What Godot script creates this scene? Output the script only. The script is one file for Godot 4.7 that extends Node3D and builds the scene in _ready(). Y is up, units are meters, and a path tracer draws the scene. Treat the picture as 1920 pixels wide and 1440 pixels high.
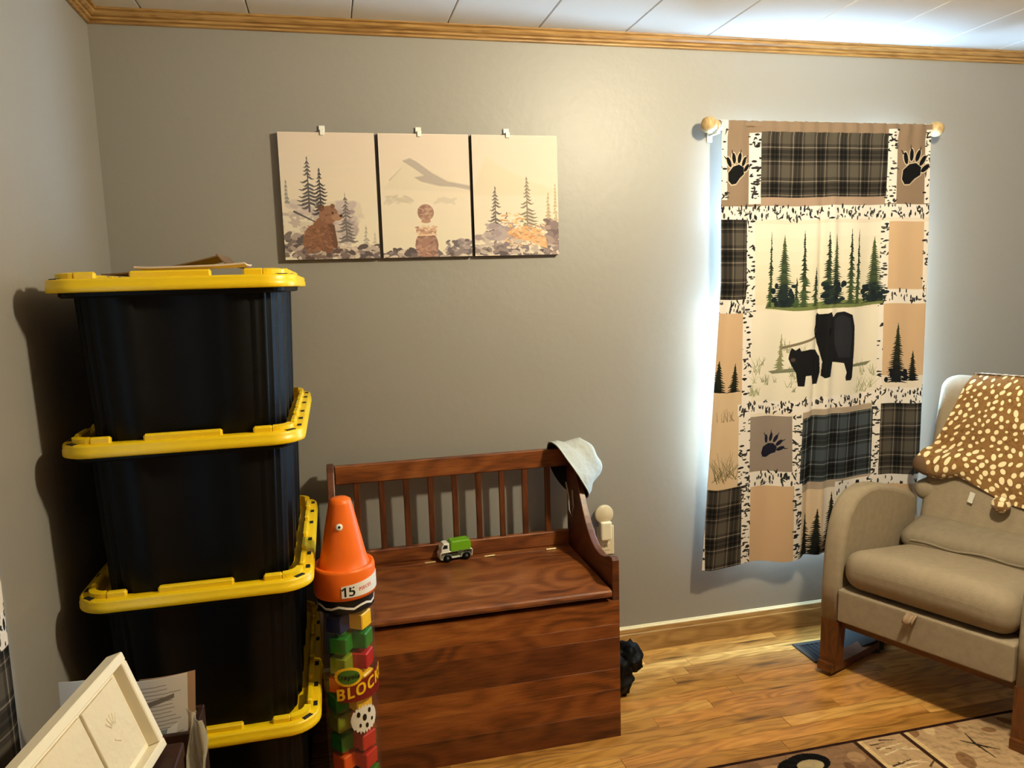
extends Node3D

# ------------------------------------------------------------------ set-up
const CEIL := 2.336
const LAMP_AT := Vector3(2.08, 2.235, 1.5)

var M := {}
var T := {}
var taken := {}
var rng := RandomNumberGenerator.new()


func _ready() -> void:
	rng.seed = 7
	# camera
	var cam := Camera3D.new()
	cam.name = "camera"
	cam.fov = 53.66
	cam.near = 0.05
	cam.far = 60.0
	cam.position = Vector3(0.6789, 1.4707, 2.6866)
	cam.rotation_order = EULER_ORDER_YXZ
	cam.rotation = Vector3(-0.13277, -0.22925, -0.02977)
	add_child(cam)
	cam.current = true
	# sky and exposure
	var env := Environment.new()
	var sky := Sky.new()
	var sm := ProceduralSkyMaterial.new()
	sm.sky_top_color = Color(0.55, 0.72, 0.95)
	sm.sky_horizon_color = Color(0.86, 0.92, 1.0)
	sm.ground_bottom_color = Color(0.45, 0.47, 0.45)
	sm.ground_horizon_color = Color(0.75, 0.8, 0.82)
	sky.sky_material = sm
	env.background_mode = Environment.BG_SKY
	env.sky = sky
	env.background_energy_multiplier = 2.0
	env.tonemap_mode = Environment.TONE_MAPPER_LINEAR
	env.tonemap_exposure = 1.0
	env.sdfgi_enabled = true
	env.ssao_enabled = true
	env.ssil_enabled = true
	var we := WorldEnvironment.new()
	we.name = "world_environment"
	we.environment = env
	add_child(we)
	# daylight through the two windows, one panel of light just inside each pane
	day_light("window_daylight", Vector3(2.555, 1.245, -0.05), Vector3(0, PI, 0), Vector2(0.76, 1.48), 30.0)
	day_light("window_daylight", Vector3(-0.05, 1.15, 1.72), Vector3(0, -PI / 2, 0), Vector2(0.7, 1.3), 0.6)

	make_materials()
	room_shell()
	windows()
	floor_boards()
	ceiling_panels()
	trims()
	rug()
	ceiling_lamp()
	totes()
	bench()
	chair()
	curtains()
	canvases()
	crayon_tub()
	small_things()
	corner_things()


func day_light(called: String, at: Vector3, turn: Vector3, size: Vector2, energy: float) -> void:
	var l := AreaLight3D.new()
	l.name = called
	l.area_size = size
	l.light_energy = energy
	l.light_color = Color(0.66, 0.84, 1.0)
	l.area_range = 8.0
	l.area_attenuation = 2.0
	l.shadow_enabled = true
	l.position = at
	l.rotation = turn
	add_child(l, true)


# ------------------------------------------------------------------ naming
func numbered(called: String) -> String:
	var n: int = taken.get(called, 0)
	taken[called] = n + 1
	return called if n == 0 else "%s_%03d" % [called, n]


func tag(o: Node3D, label: String, category: String, group := "") -> Node3D:
	o.set_meta("label", label)
	o.set_meta("category", category)
	if group != "":
		o.set_meta("group", group)
	return o


func thing(called: String, label: String, category: String, at := Vector3.ZERO, turn := 0.0, group := "") -> Node3D:
	var o := Node3D.new()
	o.name = numbered(called)
	add_child(o, true)
	o.position = at
	o.rotation.y = turn
	tag(o, label, category, group)
	return o


func obj(called: String, st: SurfaceTool, mat: Material, parent: Node3D = null) -> MeshInstance3D:
	var mi := MeshInstance3D.new()
	mi.mesh = fin(st)
	mi.material_override = mat
	return put(called, mi, parent)


func put(called: String, mi: MeshInstance3D, parent: Node3D = null) -> MeshInstance3D:
	mi.cast_shadow = GeometryInstance3D.SHADOW_CASTING_SETTING_ON
	if parent == null:
		mi.name = numbered(called)
		add_child(mi, true)
	else:
		var n := 0
		while parent.has_node(NodePath(called if n == 0 else "%s_%03d" % [called, n])):
			n += 1
		mi.name = called if n == 0 else "%s_%03d" % [called, n]
		parent.add_child(mi, true)
	return mi


func struct(called: String, st: SurfaceTool, mat: Material) -> MeshInstance3D:
	var o := obj(called, st, mat)
	o.set_meta("kind", "structure")
	return o


# ------------------------------------------------------------------ mesh making
func mb() -> SurfaceTool:
	var st := SurfaceTool.new()
	st.begin(Mesh.PRIMITIVE_TRIANGLES)
	return st


func fin(st: SurfaceTool) -> ArrayMesh:
	st.generate_normals()
	st.index()
	return st.commit()


# tris: list of [a, b, c, smooth group]; turned so that fronts look outward when the shape is closed
func emit(st: SurfaceTool, tris: Array, xf := Transform3D.IDENTITY, uvo := Vector2.ZERO, swap := false, uvs: Array = []) -> void:
	var vol := 0.0
	for t in tris:
		vol += (t[0] as Vector3).dot((t[1] as Vector3).cross(t[2]))
	if xf.basis.determinant() < 0.0:
		vol = -vol
	var order := [0, 1, 2] if vol < 0.0 else [0, 2, 1]
	for k in tris.size():
		var t: Array = tris[k]
		var n: Vector3 = (t[1] - t[0]).cross(t[2] - t[0])
		var ax: int = n.abs().max_axis_index()
		st.set_smooth_group(t[3])
		for i in order:
			var p: Vector3 = t[i]
			var uv: Vector2
			if uvs.size() > 0:
				uv = uvs[k][i]
			else:
				uv = Vector2(p.z, p.y) if ax == 0 else Vector2(p.x, p.z) if ax == 1 else Vector2(p.x, p.y)
				if swap:
					uv = Vector2(uv.y, uv.x)
				uv += uvo
			st.set_uv(uv)
			st.add_vertex(xf * p)


func box(st: SurfaceTool, c: Vector3, s: Vector3, b := 0.003, xf := Transform3D.IDENTITY, uvo := Vector2.ZERO, swap := false) -> void:
	var h := s * 0.5
	b = minf(b, minf(h.x, minf(h.y, h.z)) * 0.9)
	var tris := []
	# three points per corner, one on each face
	var P := func(sx: int, sy: int, sz: int, ax: int) -> Vector3:
		var v := Vector3(sx * (h.x - b), sy * (h.y - b), sz * (h.z - b))
		v[ax] = [sx * h.x, sy * h.y, sz * h.z][ax]
		return c + v
	for ax in 3:
		var a1 := (ax + 1) % 3
		var a2 := (ax + 2) % 3
		for s0 in [-1, 1]:
			var q := []
			for d in [[-1, -1], [1, -1], [1, 1], [-1, 1]]:
				var sg := [0, 0, 0]
				sg[ax] = s0
				sg[a1] = d[0]
				sg[a2] = d[1]
				q.append(P.call(sg[0], sg[1], sg[2], ax))
			if s0 < 0:
				q.reverse()
			tris.append([q[0], q[1], q[2], -1])
			tris.append([q[0], q[2], q[3], -1])
	# bevels along edges parallel to ax
	for ax in 3:
		var a1 := (ax + 1) % 3
		var a2 := (ax + 2) % 3
		for s1 in [-1, 1]:
			for s2 in [-1, 1]:
				var lo := [0, 0, 0]
				var hi := [0, 0, 0]
				lo[ax] = -1
				hi[ax] = 1
				lo[a1] = s1
				hi[a1] = s1
				lo[a2] = s2
				hi[a2] = s2
				var q := [P.call(lo[0], lo[1], lo[2], a1), P.call(hi[0], hi[1], hi[2], a1), P.call(hi[0], hi[1], hi[2], a2), P.call(lo[0], lo[1], lo[2], a2)]
				if s1 * s2 > 0:
					q.reverse()
				tris.append([q[0], q[1], q[2], -1])
				tris.append([q[0], q[2], q[3], -1])
	for sx in [-1, 1]:
		for sy in [-1, 1]:
			for sz in [-1, 1]:
				var q := [P.call(sx, sy, sz, 0), P.call(sx, sy, sz, 1), P.call(sx, sy, sz, 2)]
				if sx * sy * sz < 0:
					q.reverse()
				tris.append([q[0], q[1], q[2], -1])
	emit(st, tris, xf, uvo, swap)


# rings of equal length joined up; caps made by triangulating the end rings in their flat (a, b) axes
func loft(st: SurfaceTool, rings: Array, cap := true, xf := Transform3D.IDENTITY, smooth := 1, uvo := Vector2.ZERO, swap := false, ring_closed := true) -> void:
	var tris := []
	var n: int = rings[0].size()
	for r in rings.size() - 1:
		var a = rings[r]
		var b = rings[r + 1]
		for i in (n if ring_closed else n - 1):
			var j := (i + 1) % n
			tris.append([a[i], a[j], b[j], smooth])
			tris.append([a[i], b[j], b[i], smooth])
	if cap:
		for e in [0, rings.size() - 1]:
			var ring = rings[e]
			var c := Vector3.ZERO
			for p in ring:
				c += p
			c /= n
			var nn := Vector3.ZERO
			for i in n:
				nn += (ring[i] - c).cross(ring[(i + 1) % n] - c)
			var ax := nn.abs().max_axis_index()
			var flat := PackedVector2Array()
			for p in ring:
				flat.append(Vector2(p[(ax + 1) % 3], p[(ax + 2) % 3]))
			var idx := Geometry2D.triangulate_polygon(flat)
			for k in range(0, idx.size(), 3):
				var t := [ring[idx[k]], ring[idx[k + 1]], ring[idx[k + 2]], -1]
				# the sides run a[i]->a[j]->b[j]; a first cap must run the other way round
				var tn: Vector3 = (t[1] - t[0]).cross(t[2] - t[0])
				var same := tn.dot(nn) > 0.0
				if same == (e == 0):
					t = [t[0], t[2], t[1], -1]
				tris.append(t)
	emit(st, tris, xf, uvo, swap)


func lathe(st: SurfaceTool, profile: Array, segs := 24, xf := Transform3D.IDENTITY, smooth := 1, cap := true) -> void:
	var rings := []
	for p in profile:
		var ring := []
		for i in segs:
			var a := TAU * i / segs
			ring.append(Vector3(cos(a) * maxf(p.x, 0.0001), p.y, sin(a) * maxf(p.x, 0.0001)))
		rings.append(ring)
	loft(st, rings, cap, xf, smooth)


func tube(st: SurfaceTool, path: Array, r: float, segs := 10, cap := true) -> void:
	var rings := []
	for i in path.size():
		var d: Vector3 = (path[mini(i + 1, path.size() - 1)] - path[maxi(i - 1, 0)]).normalized()
		var up := Vector3.UP if absf(d.y) < 0.9 else Vector3.RIGHT
		var x := d.cross(up).normalized()
		var y := x.cross(d).normalized()
		var ring := []
		for k in segs:
			var a := TAU * k / segs
			ring.append(path[i] + (x * cos(a) + y * sin(a)) * r)
		rings.append(ring)
	loft(st, rings, cap)


# a flat outline in (x, y) given depth along z from z0 to z1, its edges rounded by r
func prism(st: SurfaceTool, poly: Array, z0: float, z1: float, r := 0.0, xf := Transform3D.IDENTITY, uvo := Vector2.ZERO, swap := false, smooth := -1, steps := 3) -> void:
	var n := poly.size()
	var area := 0.0
	for i in n:
		area += poly[i].cross(poly[(i + 1) % n])
	var nrm := []
	for i in n:
		var e0: Vector2 = (poly[i] - poly[(i - 1 + n) % n]).normalized()
		var e1: Vector2 = (poly[(i + 1) % n] - poly[i]).normalized()
		var n0 := Vector2(e0.y, -e0.x)
		var n1 := Vector2(e1.y, -e1.x)
		var nn := (n0 + n1).normalized()
		nn = nn / maxf(0.5, nn.dot(n1))
		nrm.append(nn if area > 0.0 else -nn)
	var stops := []
	if r > 0.0:
		for k in steps + 1:
			var a := PI / 2 * k / steps
			stops.append([z0 + r - r * cos(a), r - r * sin(a)])
		for k in steps + 1:
			var a := PI / 2 * (steps - k) / steps
			stops.append([z1 - r + r * cos(a), r - r * sin(a)])
	else:
		stops = [[z0, 0.0], [z1, 0.0]]
	var rings := []
	for s in stops:
		var ring := []
		for i in n:
			var q: Vector2 = poly[i] - nrm[i] * s[1]
			ring.append(Vector3(q.x, q.y, s[0]))
		rings.append(ring)
	loft(st, rings, true, xf, smooth, uvo, swap)


# rounded box, bent by a callable; smooth all over
func soft(st: SurfaceTool, c: Vector3, s: Vector3, r: float, bend = null, xf := Transform3D.IDENTITY, inner := 8) -> void:
	var h := s * 0.5
	r = minf(r, minf(h.x, minf(h.y, h.z)) * 0.999)
	var lines := []
	for ax in 3:
		var l := []
		for k in 4:
			l.append(-h[ax] + r * (1.0 - cos(PI / 2 * k / 4)) if false else -h[ax] + r * k / 4.0)
		for k in inner + 1:
			l.append(lerpf(-h[ax] + r, h[ax] - r, k / float(inner)))
		for k in range(1, 5):
			l.append(h[ax] - r + r * k / 4.0)
		lines.append(l)
	var tris := []
	for ax in 3:
		var a1 := (ax + 1) % 3
		var a2 := (ax + 2) % 3
		for s0 in [-1.0, 1.0]:
			var grid := []
			for u in lines[a1]:
				var row := []
				for v in lines[a2]:
					var p := Vector3.ZERO
					p[ax] = s0 * h[ax]
					p[a1] = u
					p[a2] = v
					var lim := h - Vector3.ONE * r
					var q := p.clamp(-lim, lim)
					var d := p - q
					var o := c + q + d.normalized() * r
					if bend != null:
						o = bend.call(o)
					row.append(o)
				grid.append(row)
			for i in grid.size() - 1:
				for j in grid[0].size() - 1:
					var a = grid[i][j]
					var b = grid[i + 1][j]
					var cc = grid[i + 1][j + 1]
					var d = grid[i][j + 1]
					if s0 > 0:
						tris.append([a, b, cc, 1])
						tris.append([a, cc, d, 1])
					else:
						tris.append([a, cc, b, 1])
						tris.append([a, d, cc, 1])
	emit(st, tris, xf)


# a sheet with thickness from a function (u, v) -> point; u, v in 0..1; UVs are u, v
func sheet(st: SurfaceTool, nu: int, nv: int, f: Callable, thick: float, uvf = null) -> void:
	var g := []
	for j in nv + 1:
		var row := []
		for i in nu + 1:
			row.append(f.call(i / float(nu), j / float(nv)))
		g.append(row)
	var back := []
	for j in nv + 1:
		var row := []
		for i in nu + 1:
			var du: Vector3 = g[j][mini(i + 1, nu)] - g[j][maxi(i - 1, 0)]
			var dv: Vector3 = g[mini(j + 1, nv)][i] - g[maxi(j - 1, 0)][i]
			row.append(g[j][i] + du.cross(dv).normalized() * thick)
		back.append(row)
	var tris := []
	var uvs := []
	var W := func(i: int, j: int) -> Vector2:
		var q := Vector2(i / float(nu), j / float(nv))
		return uvf.call(q.x, q.y) if uvf != null else q
	for j in nv:
		for i in nu:
			var q := [W.call(i, j), W.call(i + 1, j), W.call(i + 1, j + 1), W.call(i, j + 1)]
			tris.append([g[j][i], g[j][i + 1], g[j + 1][i + 1], 1])
			uvs.append([q[0], q[1], q[2]])
			tris.append([g[j][i], g[j + 1][i + 1], g[j + 1][i], 1])
			uvs.append([q[0], q[2], q[3]])
			tris.append([back[j][i], back[j + 1][i + 1], back[j][i + 1], 2])
			uvs.append([q[0], q[2], q[1]])
			tris.append([back[j][i], back[j + 1][i], back[j + 1][i + 1], 2])
			uvs.append([q[0], q[3], q[2]])
	for j in nv:
		for i in [0, nu]:
			var t0 := [g[j][i], g[j + 1][i], back[j + 1][i], 3]
			var t1 := [g[j][i], back[j + 1][i], back[j][i], 3]
			if i == nu:
				t0 = [t0[0], t0[2], t0[1], 3]
				t1 = [t1[0], t1[2], t1[1], 3]
			tris.append(t0)
			uvs.append([W.call(i, j), W.call(i, j), W.call(i, j)])
			tris.append(t1)
			uvs.append([W.call(i, j), W.call(i, j), W.call(i, j)])
	for i in nu:
		for j in [0, nv]:
			var t0 := [g[j][i], back[j][i + 1], g[j][i + 1], 4]
			var t1 := [g[j][i], back[j][i], back[j][i + 1], 4]
			if j == nv:
				t0 = [t0[0], t0[2], t0[1], 4]
				t1 = [t1[0], t1[2], t1[1], 4]
			tris.append(t0)
			uvs.append([W.call(i, j), W.call(i, j), W.call(i, j)])
			tris.append(t1)
			uvs.append([W.call(i, j), W.call(i, j), W.call(i, j)])
	emit(st, tris, Transform3D.IDENTITY, Vector2.ZERO, false, uvs)


func along(a: Vector3, b: Vector3) -> Transform3D:   # y axis from a to b
	var y := (b - a).normalized()
	var x := y.cross(Vector3.FORWARD if absf(y.z) < 0.9 else Vector3.RIGHT).normalized()
	return Transform3D(Basis(x, y, x.cross(y)), a)


# ------------------------------------------------------------------ painting textures
class Painter:
	var im: Image
	var w: int
	var h: int
	var rng := RandomNumberGenerator.new()

	func _init(width: int, height: int, c: Color, sd := 1) -> void:
		w = width
		h = height
		im = Image.create_empty(w, h, false, Image.FORMAT_RGB8)
		im.fill(c)
		rng.seed = sd

	func poly(pts: Array, c: Color) -> void:
		var lo := h
		var hi := 0
		for p in pts:
			lo = mini(lo, int(floor(p.y)))
			hi = maxi(hi, int(ceil(p.y)))
		for y in range(maxi(lo, 0), mini(hi + 1, h)):
			var xs := []
			var yy := y + 0.5
			for i in pts.size():
				var a: Vector2 = pts[i]
				var b: Vector2 = pts[(i + 1) % pts.size()]
				if (a.y <= yy) != (b.y <= yy):
					xs.append(a.x + (yy - a.y) / (b.y - a.y) * (b.x - a.x))
			xs.sort()
			for k in range(0, xs.size() - 1, 2):
				var x0 := int(round(xs[k]))
				var x1 := int(round(xs[k + 1]))
				if x1 > x0:
					im.fill_rect(Rect2i(x0, y, x1 - x0, 1), c)

	func ell(cx: float, cy: float, rx: float, ry: float, c: Color, rot := 0.0) -> void:
		var pts := []
		for i in 20:
			var a := TAU * i / 20
			pts.append(Vector2(cx, cy) + Vector2(cos(a) * rx, sin(a) * ry).rotated(rot))
		poly(pts, c)

	func line(a: Vector2, b: Vector2, wd: float, c: Color, wd2 := -1.0) -> void:
		if wd2 < 0.0:
			wd2 = wd
		var n := (b - a).normalized().orthogonal()
		poly([a + n * wd / 2, b + n * wd2 / 2, b - n * wd2 / 2, a - n * wd / 2], c)

	func fir(x: float, top: float, base: float, wd: float, c: Color, c2: Color, ragged := 0.5) -> void:
		line(Vector2(x, top), Vector2(x, base), 1.0, c, maxf(2.0, wd * lerpf(0.5, 0.1, ragged)))
		var n := maxi(6, int((base - top) / 9.0))
		for i in n:
			var t := (i + 0.6) / n
			var y := lerpf(top, base, t)
			var s := wd * 0.5 * pow(t, 0.85)
			var col := c.lerp(c2, clampf(t + rng.randf_range(-0.25, 0.25), 0, 1))
			for sd in [-1, 1]:
				var l := s * rng.randf_range(1.0 - ragged, 1.1)
				var dy := (base - top) / n
				poly([Vector2(x, y - dy * 0.9), Vector2(x + sd * l, y + dy * rng.randf_range(0.3, 0.9)), Vector2(x + sd * l * 0.5, y + dy * 0.55), Vector2(x, y + dy * 0.7)], col)

	func tuft(x: float, y: float, ht: float, n: int, c: Color) -> void:
		for i in n:
			var a := rng.randf_range(-0.6, 0.6)
			line(Vector2(x + rng.randf_range(-ht, ht) * 0.3, y), Vector2(x + sin(a) * ht, y - cos(a) * ht * rng.randf_range(0.6, 1.0)), 2.4, c, 0.6)

	func blur(k: int) -> void:
		im.resize(maxi(2, w / k), maxi(2, h / k), Image.INTERPOLATE_LANCZOS)
		im.resize(w, h, Image.INTERPOLATE_CUBIC)

	func tex() -> ImageTexture:
		return ImageTexture.create_from_image(im)


func tones(w: int, h: int, f: Callable) -> ImageTexture:
	var b := PackedByteArray()
	b.resize(w * h * 3)
	var i := 0
	for y in h:
		for x in w:
			var c: Color = f.call(x, y)
			b[i] = clampi(int(c.r * 255.0), 0, 255)
			b[i + 1] = clampi(int(c.g * 255.0), 0, 255)
			b[i + 2] = clampi(int(c.b * 255.0), 0, 255)
			i += 3
	return ImageTexture.create_from_image(Image.create_from_data(w, h, false, Image.FORMAT_RGB8, b))


func wood(sd: int, dark: Color, mid: Color, light: Color, rings := 5.0, knots := 0, w := 512, h := 256) -> ImageTexture:
	var n := FastNoiseLite.new()
	n.seed = sd
	n.noise_type = FastNoiseLite.TYPE_SIMPLEX
	n.frequency = 1.0
	n.fractal_type = FastNoiseLite.FRACTAL_NONE
	var kn := []
	var r := RandomNumberGenerator.new()
	r.seed = sd
	for k in knots:
		kn.append(Vector2(r.randf() * w, r.randf() * h))
	return tones(w, h, func(x: int, y: int) -> Color:
		# wraps along the grain by blending
		var fx := x / float(w)
		var a := fx * TAU
		var cx := cos(a) * 0.45
		var cz := sin(a) * 0.45
		var yy := y / float(h)
		var kd := 0.0
		for k in kn:
			var d := Vector2((x - k.x) / 2.4, y - k.y).length()
			kd = maxf(kd, exp(-d * d / 90.0))
		var warp := n.get_noise_3d(cx * 1.3, yy * 3.0, cz * 1.3)
		var band := 0.5 + 0.5 * sin((yy * rings + warp * 1.6 + kd * 1.5) * TAU)
		var fine := n.get_noise_3d(cx * 5.0, yy * 70.0, cz * 5.0) * 0.5 + 0.5
		var fine2 := n.get_noise_3d(cx * 16.0 + 9.0, yy * 160.0, cz * 16.0) * 0.5 + 0.5
		var broad := n.get_noise_3d(cx * 0.9 + 5.0, yy * 5.0, cz * 0.9) * 0.5 + 0.5
		var t := clampf(band * 0.28 + fine * 0.3 + fine2 * 0.12 + broad * 0.42 - 0.06, 0.0, 1.0)
		var c := dark.lerp(mid, clampf(t * 2.0, 0, 1)).lerp(light, clampf(t * 2.0 - 1.0, 0, 1))
		return c.lerp(dark * 0.6, kd * 0.8))


func noise_tex(sd: int, freq: float, as_normal := false, bump := 4.0, size := 512, oct := 3) -> NoiseTexture2D:
	var n := FastNoiseLite.new()
	n.seed = sd
	n.frequency = freq
	n.fractal_octaves = oct
	var t := NoiseTexture2D.new()
	t.noise = n
	t.width = size
	t.height = size
	t.seamless = true
	t.as_normal_map = as_normal
	t.bump_strength = bump
	return t


func mat(c: Color, rough := 0.6, spec := 0.5, tex: Texture2D = null, uv := Vector3.ONE) -> StandardMaterial3D:
	var m := StandardMaterial3D.new()
	m.albedo_color = c
	m.roughness = rough
	m.metallic_specular = spec
	if tex:
		m.albedo_texture = tex
		m.uv1_scale = uv
	return m


func make_materials() -> void:
	# painted wall: satin grey with faint roller texture
	var wall := mat(Color(0.56, 0.54, 0.515), 0.45, 0.5)
	wall.normal_enabled = true
	wall.normal_texture = noise_tex(3, 0.03, true, 2.5)
	wall.normal_scale = 0.12
	wall.uv1_triplanar = true
	wall.uv1_world_triplanar = true
	wall.uv1_scale = Vector3(1.6, 1.6, 1.6)
	M.wall = wall
	M.ceiling = mat(Color(0.88, 0.86, 0.83), 0.7)
	M.white = mat(Color(0.9, 0.89, 0.86), 0.45)
	M.white_gloss = mat(Color(0.92, 0.91, 0.88), 0.25)
	M.sub = mat(Color(0.22, 0.16, 0.1), 0.9)
	# pine trim
	T.pine = wood(21, Color(0.5, 0.34, 0.17), Color(0.68, 0.5, 0.28), Color(0.8, 0.63, 0.4), 3.0)
	M.pine = mat(Color(0.94, 0.97, 1.0), 0.4, 0.5, T.pine, Vector3(0.7, 5.0, 1))
	# oak floor
	T.oak = wood(5, Color(0.5, 0.345, 0.15), Color(0.78, 0.575, 0.29), Color(0.9, 0.71, 0.42), 4.0, 2)
	M.oak = []
	for k in 5:
		var t: float = [1.0, 0.9, 1.06, 0.95, 0.84][k]
		M.oak.append(mat(Color(t, t * [1.0, 0.97, 1.0, 0.94, 0.95][k], t * [1.0, 0.9, 1.02, 0.9, 0.88][k]), 0.34, 0.5, T.oak, Vector3(0.8, 4.0, 1)))
	# stained bench
	T.bench = wood(11, Color(0.24, 0.11, 0.045), Color(0.47, 0.255, 0.12), Color(0.6, 0.37, 0.19), 1.0, 1)
	M.bench = mat(Color.WHITE, 0.34, 0.5, T.bench, Vector3(0.75, 1.7, 1))
	M.bench_boards = []
	for c in [Color(1.0, 0.97, 0.92), Color(0.84, 0.8, 0.78), Color(1.1, 1.1, 1.0)]:
		M.bench_boards.append(mat(c, 0.34, 0.5, T.bench, Vector3(0.75, 1.7, 1)))
	M.bench_dark = mat(Color(0.75, 0.7, 0.7), 0.4, 0.5, T.bench, Vector3(0.75, 2.2, 1))
	M.chair_wood = mat(Color(0.9, 0.88, 0.8), 0.4, 0.5, wood(31, Color(0.25, 0.14, 0.06), Color(0.42, 0.24, 0.11), Color(0.52, 0.32, 0.16), 3.0), Vector3(1.5, 6.0, 1))
	M.brass = mat(Color(0.85, 0.75, 0.55), 0.35)
	M.brass.metallic = 0.8
	# plastics
	M.black = mat(Color(0.014, 0.014, 0.015), 0.48, 0.3)
	M.yellow = mat(Color(0.93, 0.77, 0.06), 0.36, 0.5)
	M.slot = mat(Color(0.02, 0.02, 0.015), 0.9)
	M.orange = mat(Color(0.93, 0.42, 0.1), 0.4, 0.4)
	M.clear = mat(Color(0.95, 0.97, 0.97, 0.015), 0.06, 0.45)
	M.clear.transparency = BaseMaterial3D.TRANSPARENCY_ALPHA
	# upholstery
	var fab := mat(Color(0.64, 0.575, 0.485), 0.95, 0.2)
	fab.normal_enabled = true
	fab.normal_texture = noise_tex(8, 0.12, true, 6.0)
	fab.normal_scale = 0.5
	fab.uv1_triplanar = true
	fab.uv1_scale = Vector3(5, 5, 5)
	fab.rim_enabled = true
	fab.rim = 0.15
	fab.rim_tint = 0.7
	fab.albedo_texture = tones(256, 256, fabric_tone())
	M.fabric = fab
	var fab2 := fab.duplicate()
	fab2.albedo_color = Color(0.58, 0.525, 0.445)
	M.fabric_dark = fab2


func fabric_tone() -> Callable:
	var n := FastNoiseLite.new()
	n.frequency = 0.02
	return func(x: int, y: int) -> Color:
		var v := 0.93 + 0.05 * n.get_noise_2d(x, y) + 0.05 * sin(x * 1.9) * sin(y * 2.3)
		return Color(v, v, v)


# ------------------------------------------------------------------ the room
const WIN_BACK := Rect2(2.17, 0.5, 0.77, 1.49)
const WIN_LEFT := Rect2(1.37, 0.5, 0.7, 1.35)
const ROOM_X := 3.9
const ROOM_Z := 4.3


func room_shell() -> void:
	var st := mb()
	var t := 0.16
	var r := WIN_BACK
	box(st, Vector3(r.position.x / 2 - t / 2, CEIL / 2, -t / 2), Vector3(r.position.x + t, CEIL, t), 0.00001)
	box(st, Vector3((r.end.x + ROOM_X + t) / 2, CEIL / 2, -t / 2), Vector3(ROOM_X + t - r.end.x, CEIL, t), 0.00001)
	box(st, Vector3(r.get_center().x, r.position.y / 2, -t / 2), Vector3(r.size.x, r.position.y, t), 0.00001)
	box(st, Vector3(r.get_center().x, (r.end.y + CEIL) / 2, -t / 2), Vector3(r.size.x, CEIL - r.end.y, t), 0.00001)
	struct("wall_back", st, M.wall)
	st = mb()
	r = WIN_LEFT
	box(st, Vector3(-t / 2, CEIL / 2, r.position.x / 2), Vector3(t, CEIL, r.position.x), 0.00001)
	box(st, Vector3(-t / 2, CEIL / 2, (r.end.x + ROOM_Z) / 2), Vector3(t, CEIL, ROOM_Z - r.end.x), 0.00001)
	box(st, Vector3(-t / 2, r.position.y / 2, r.get_center().x), Vector3(t, r.position.y, r.size.x), 0.00001)
	box(st, Vector3(-t / 2, (r.end.y + CEIL) / 2, r.get_center().x), Vector3(t, CEIL - r.end.y, r.size.x), 0.00001)
	struct("wall_left", st, M.wall)
	st = mb()
	box(st, Vector3(ROOM_X + t / 2, CEIL / 2, ROOM_Z / 2), Vector3(t, CEIL, ROOM_Z), 0.00001)
	struct("wall_right", st, M.wall)
	st = mb()
	box(st, Vector3(ROOM_X / 2, CEIL / 2, ROOM_Z + t / 2), Vector3(ROOM_X + 2 * t, CEIL, t), 0.00001)
	struct("wall_front", st, M.wall)


func windows() -> void:
	for k in 2:
		var r: Rect2 = [WIN_BACK, WIN_LEFT][k]
		var o := Node3D.new()
		o.name = "window_%d" % (k + 1)
		o.set_meta("kind", "structure")
		add_child(o)
		if k == 0:
			o.position = Vector3(r.get_center().x, r.position.y, -0.11)
		else:
			o.position = Vector3(-0.11, r.position.y, r.get_center().x)
			o.rotation.y = PI / 2
		var st := mb()
		var w := r.size.x
		var h := r.size.y
		for s in [-1, 1]:
			box(st, Vector3(s * (w / 2 - 0.02), h / 2, 0), Vector3(0.04, h, 0.06))
		for y in [0.02, h / 2, h - 0.02]:
			box(st, Vector3(0, y, 0), Vector3(w - 0.08, 0.04, 0.055))
		obj("window_frame", st, M.white, o)
		for s in 2:
			st = mb()
			box(st, Vector3(0, h * (0.25 + 0.5 * s), 0), Vector3(w - 0.08, h / 2 - 0.04, 0.004), 0.0005)
			obj("pane", st, M.clear, o)


func floor_boards() -> void:
	var st := mb()
	box(st, Vector3(ROOM_X / 2, -0.06, ROOM_Z / 2), Vector3(ROOM_X + 0.3, 0.08, ROOM_Z + 0.3), 0.001)
	var fl := struct("floor", st, M.sub)
	var wd := 0.0572
	var z := 0.0
	var row := 0
	var rest := mb()
	while z < ROOM_Z:
		var x := -rng.randf_range(0.0, 0.7)
		while x < ROOM_X:
			var l := rng.randf_range(0.55, 1.35)
			var x0 := maxf(x, 0.0)
			var x1 := minf(x + l, ROOM_X)
			x += l
			if x1 - x0 < 0.04:
				continue
			var uvo := Vector2(rng.randf() * 3.0, rng.randf() * 3.0)
			var lift := rng.randf_range(-0.0006, 0.0)
			var visible_row := z < 1.15
			st = mb() if visible_row else rest
			box(st, Vector3((x0 + x1) / 2, -0.01 + lift, z + wd / 2), Vector3(x1 - x0 - 0.0012, 0.02, minf(wd, ROOM_Z - z) - 0.0018), 0.0004, Transform3D.IDENTITY, uvo)
			if visible_row:
				obj("plank", st, M.oak[rng.randi() % 5], fl)
		z += wd
		row += 1
	obj("plank_field", rest, M.oak[0], fl).set_meta("kind", "stuff")


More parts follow.
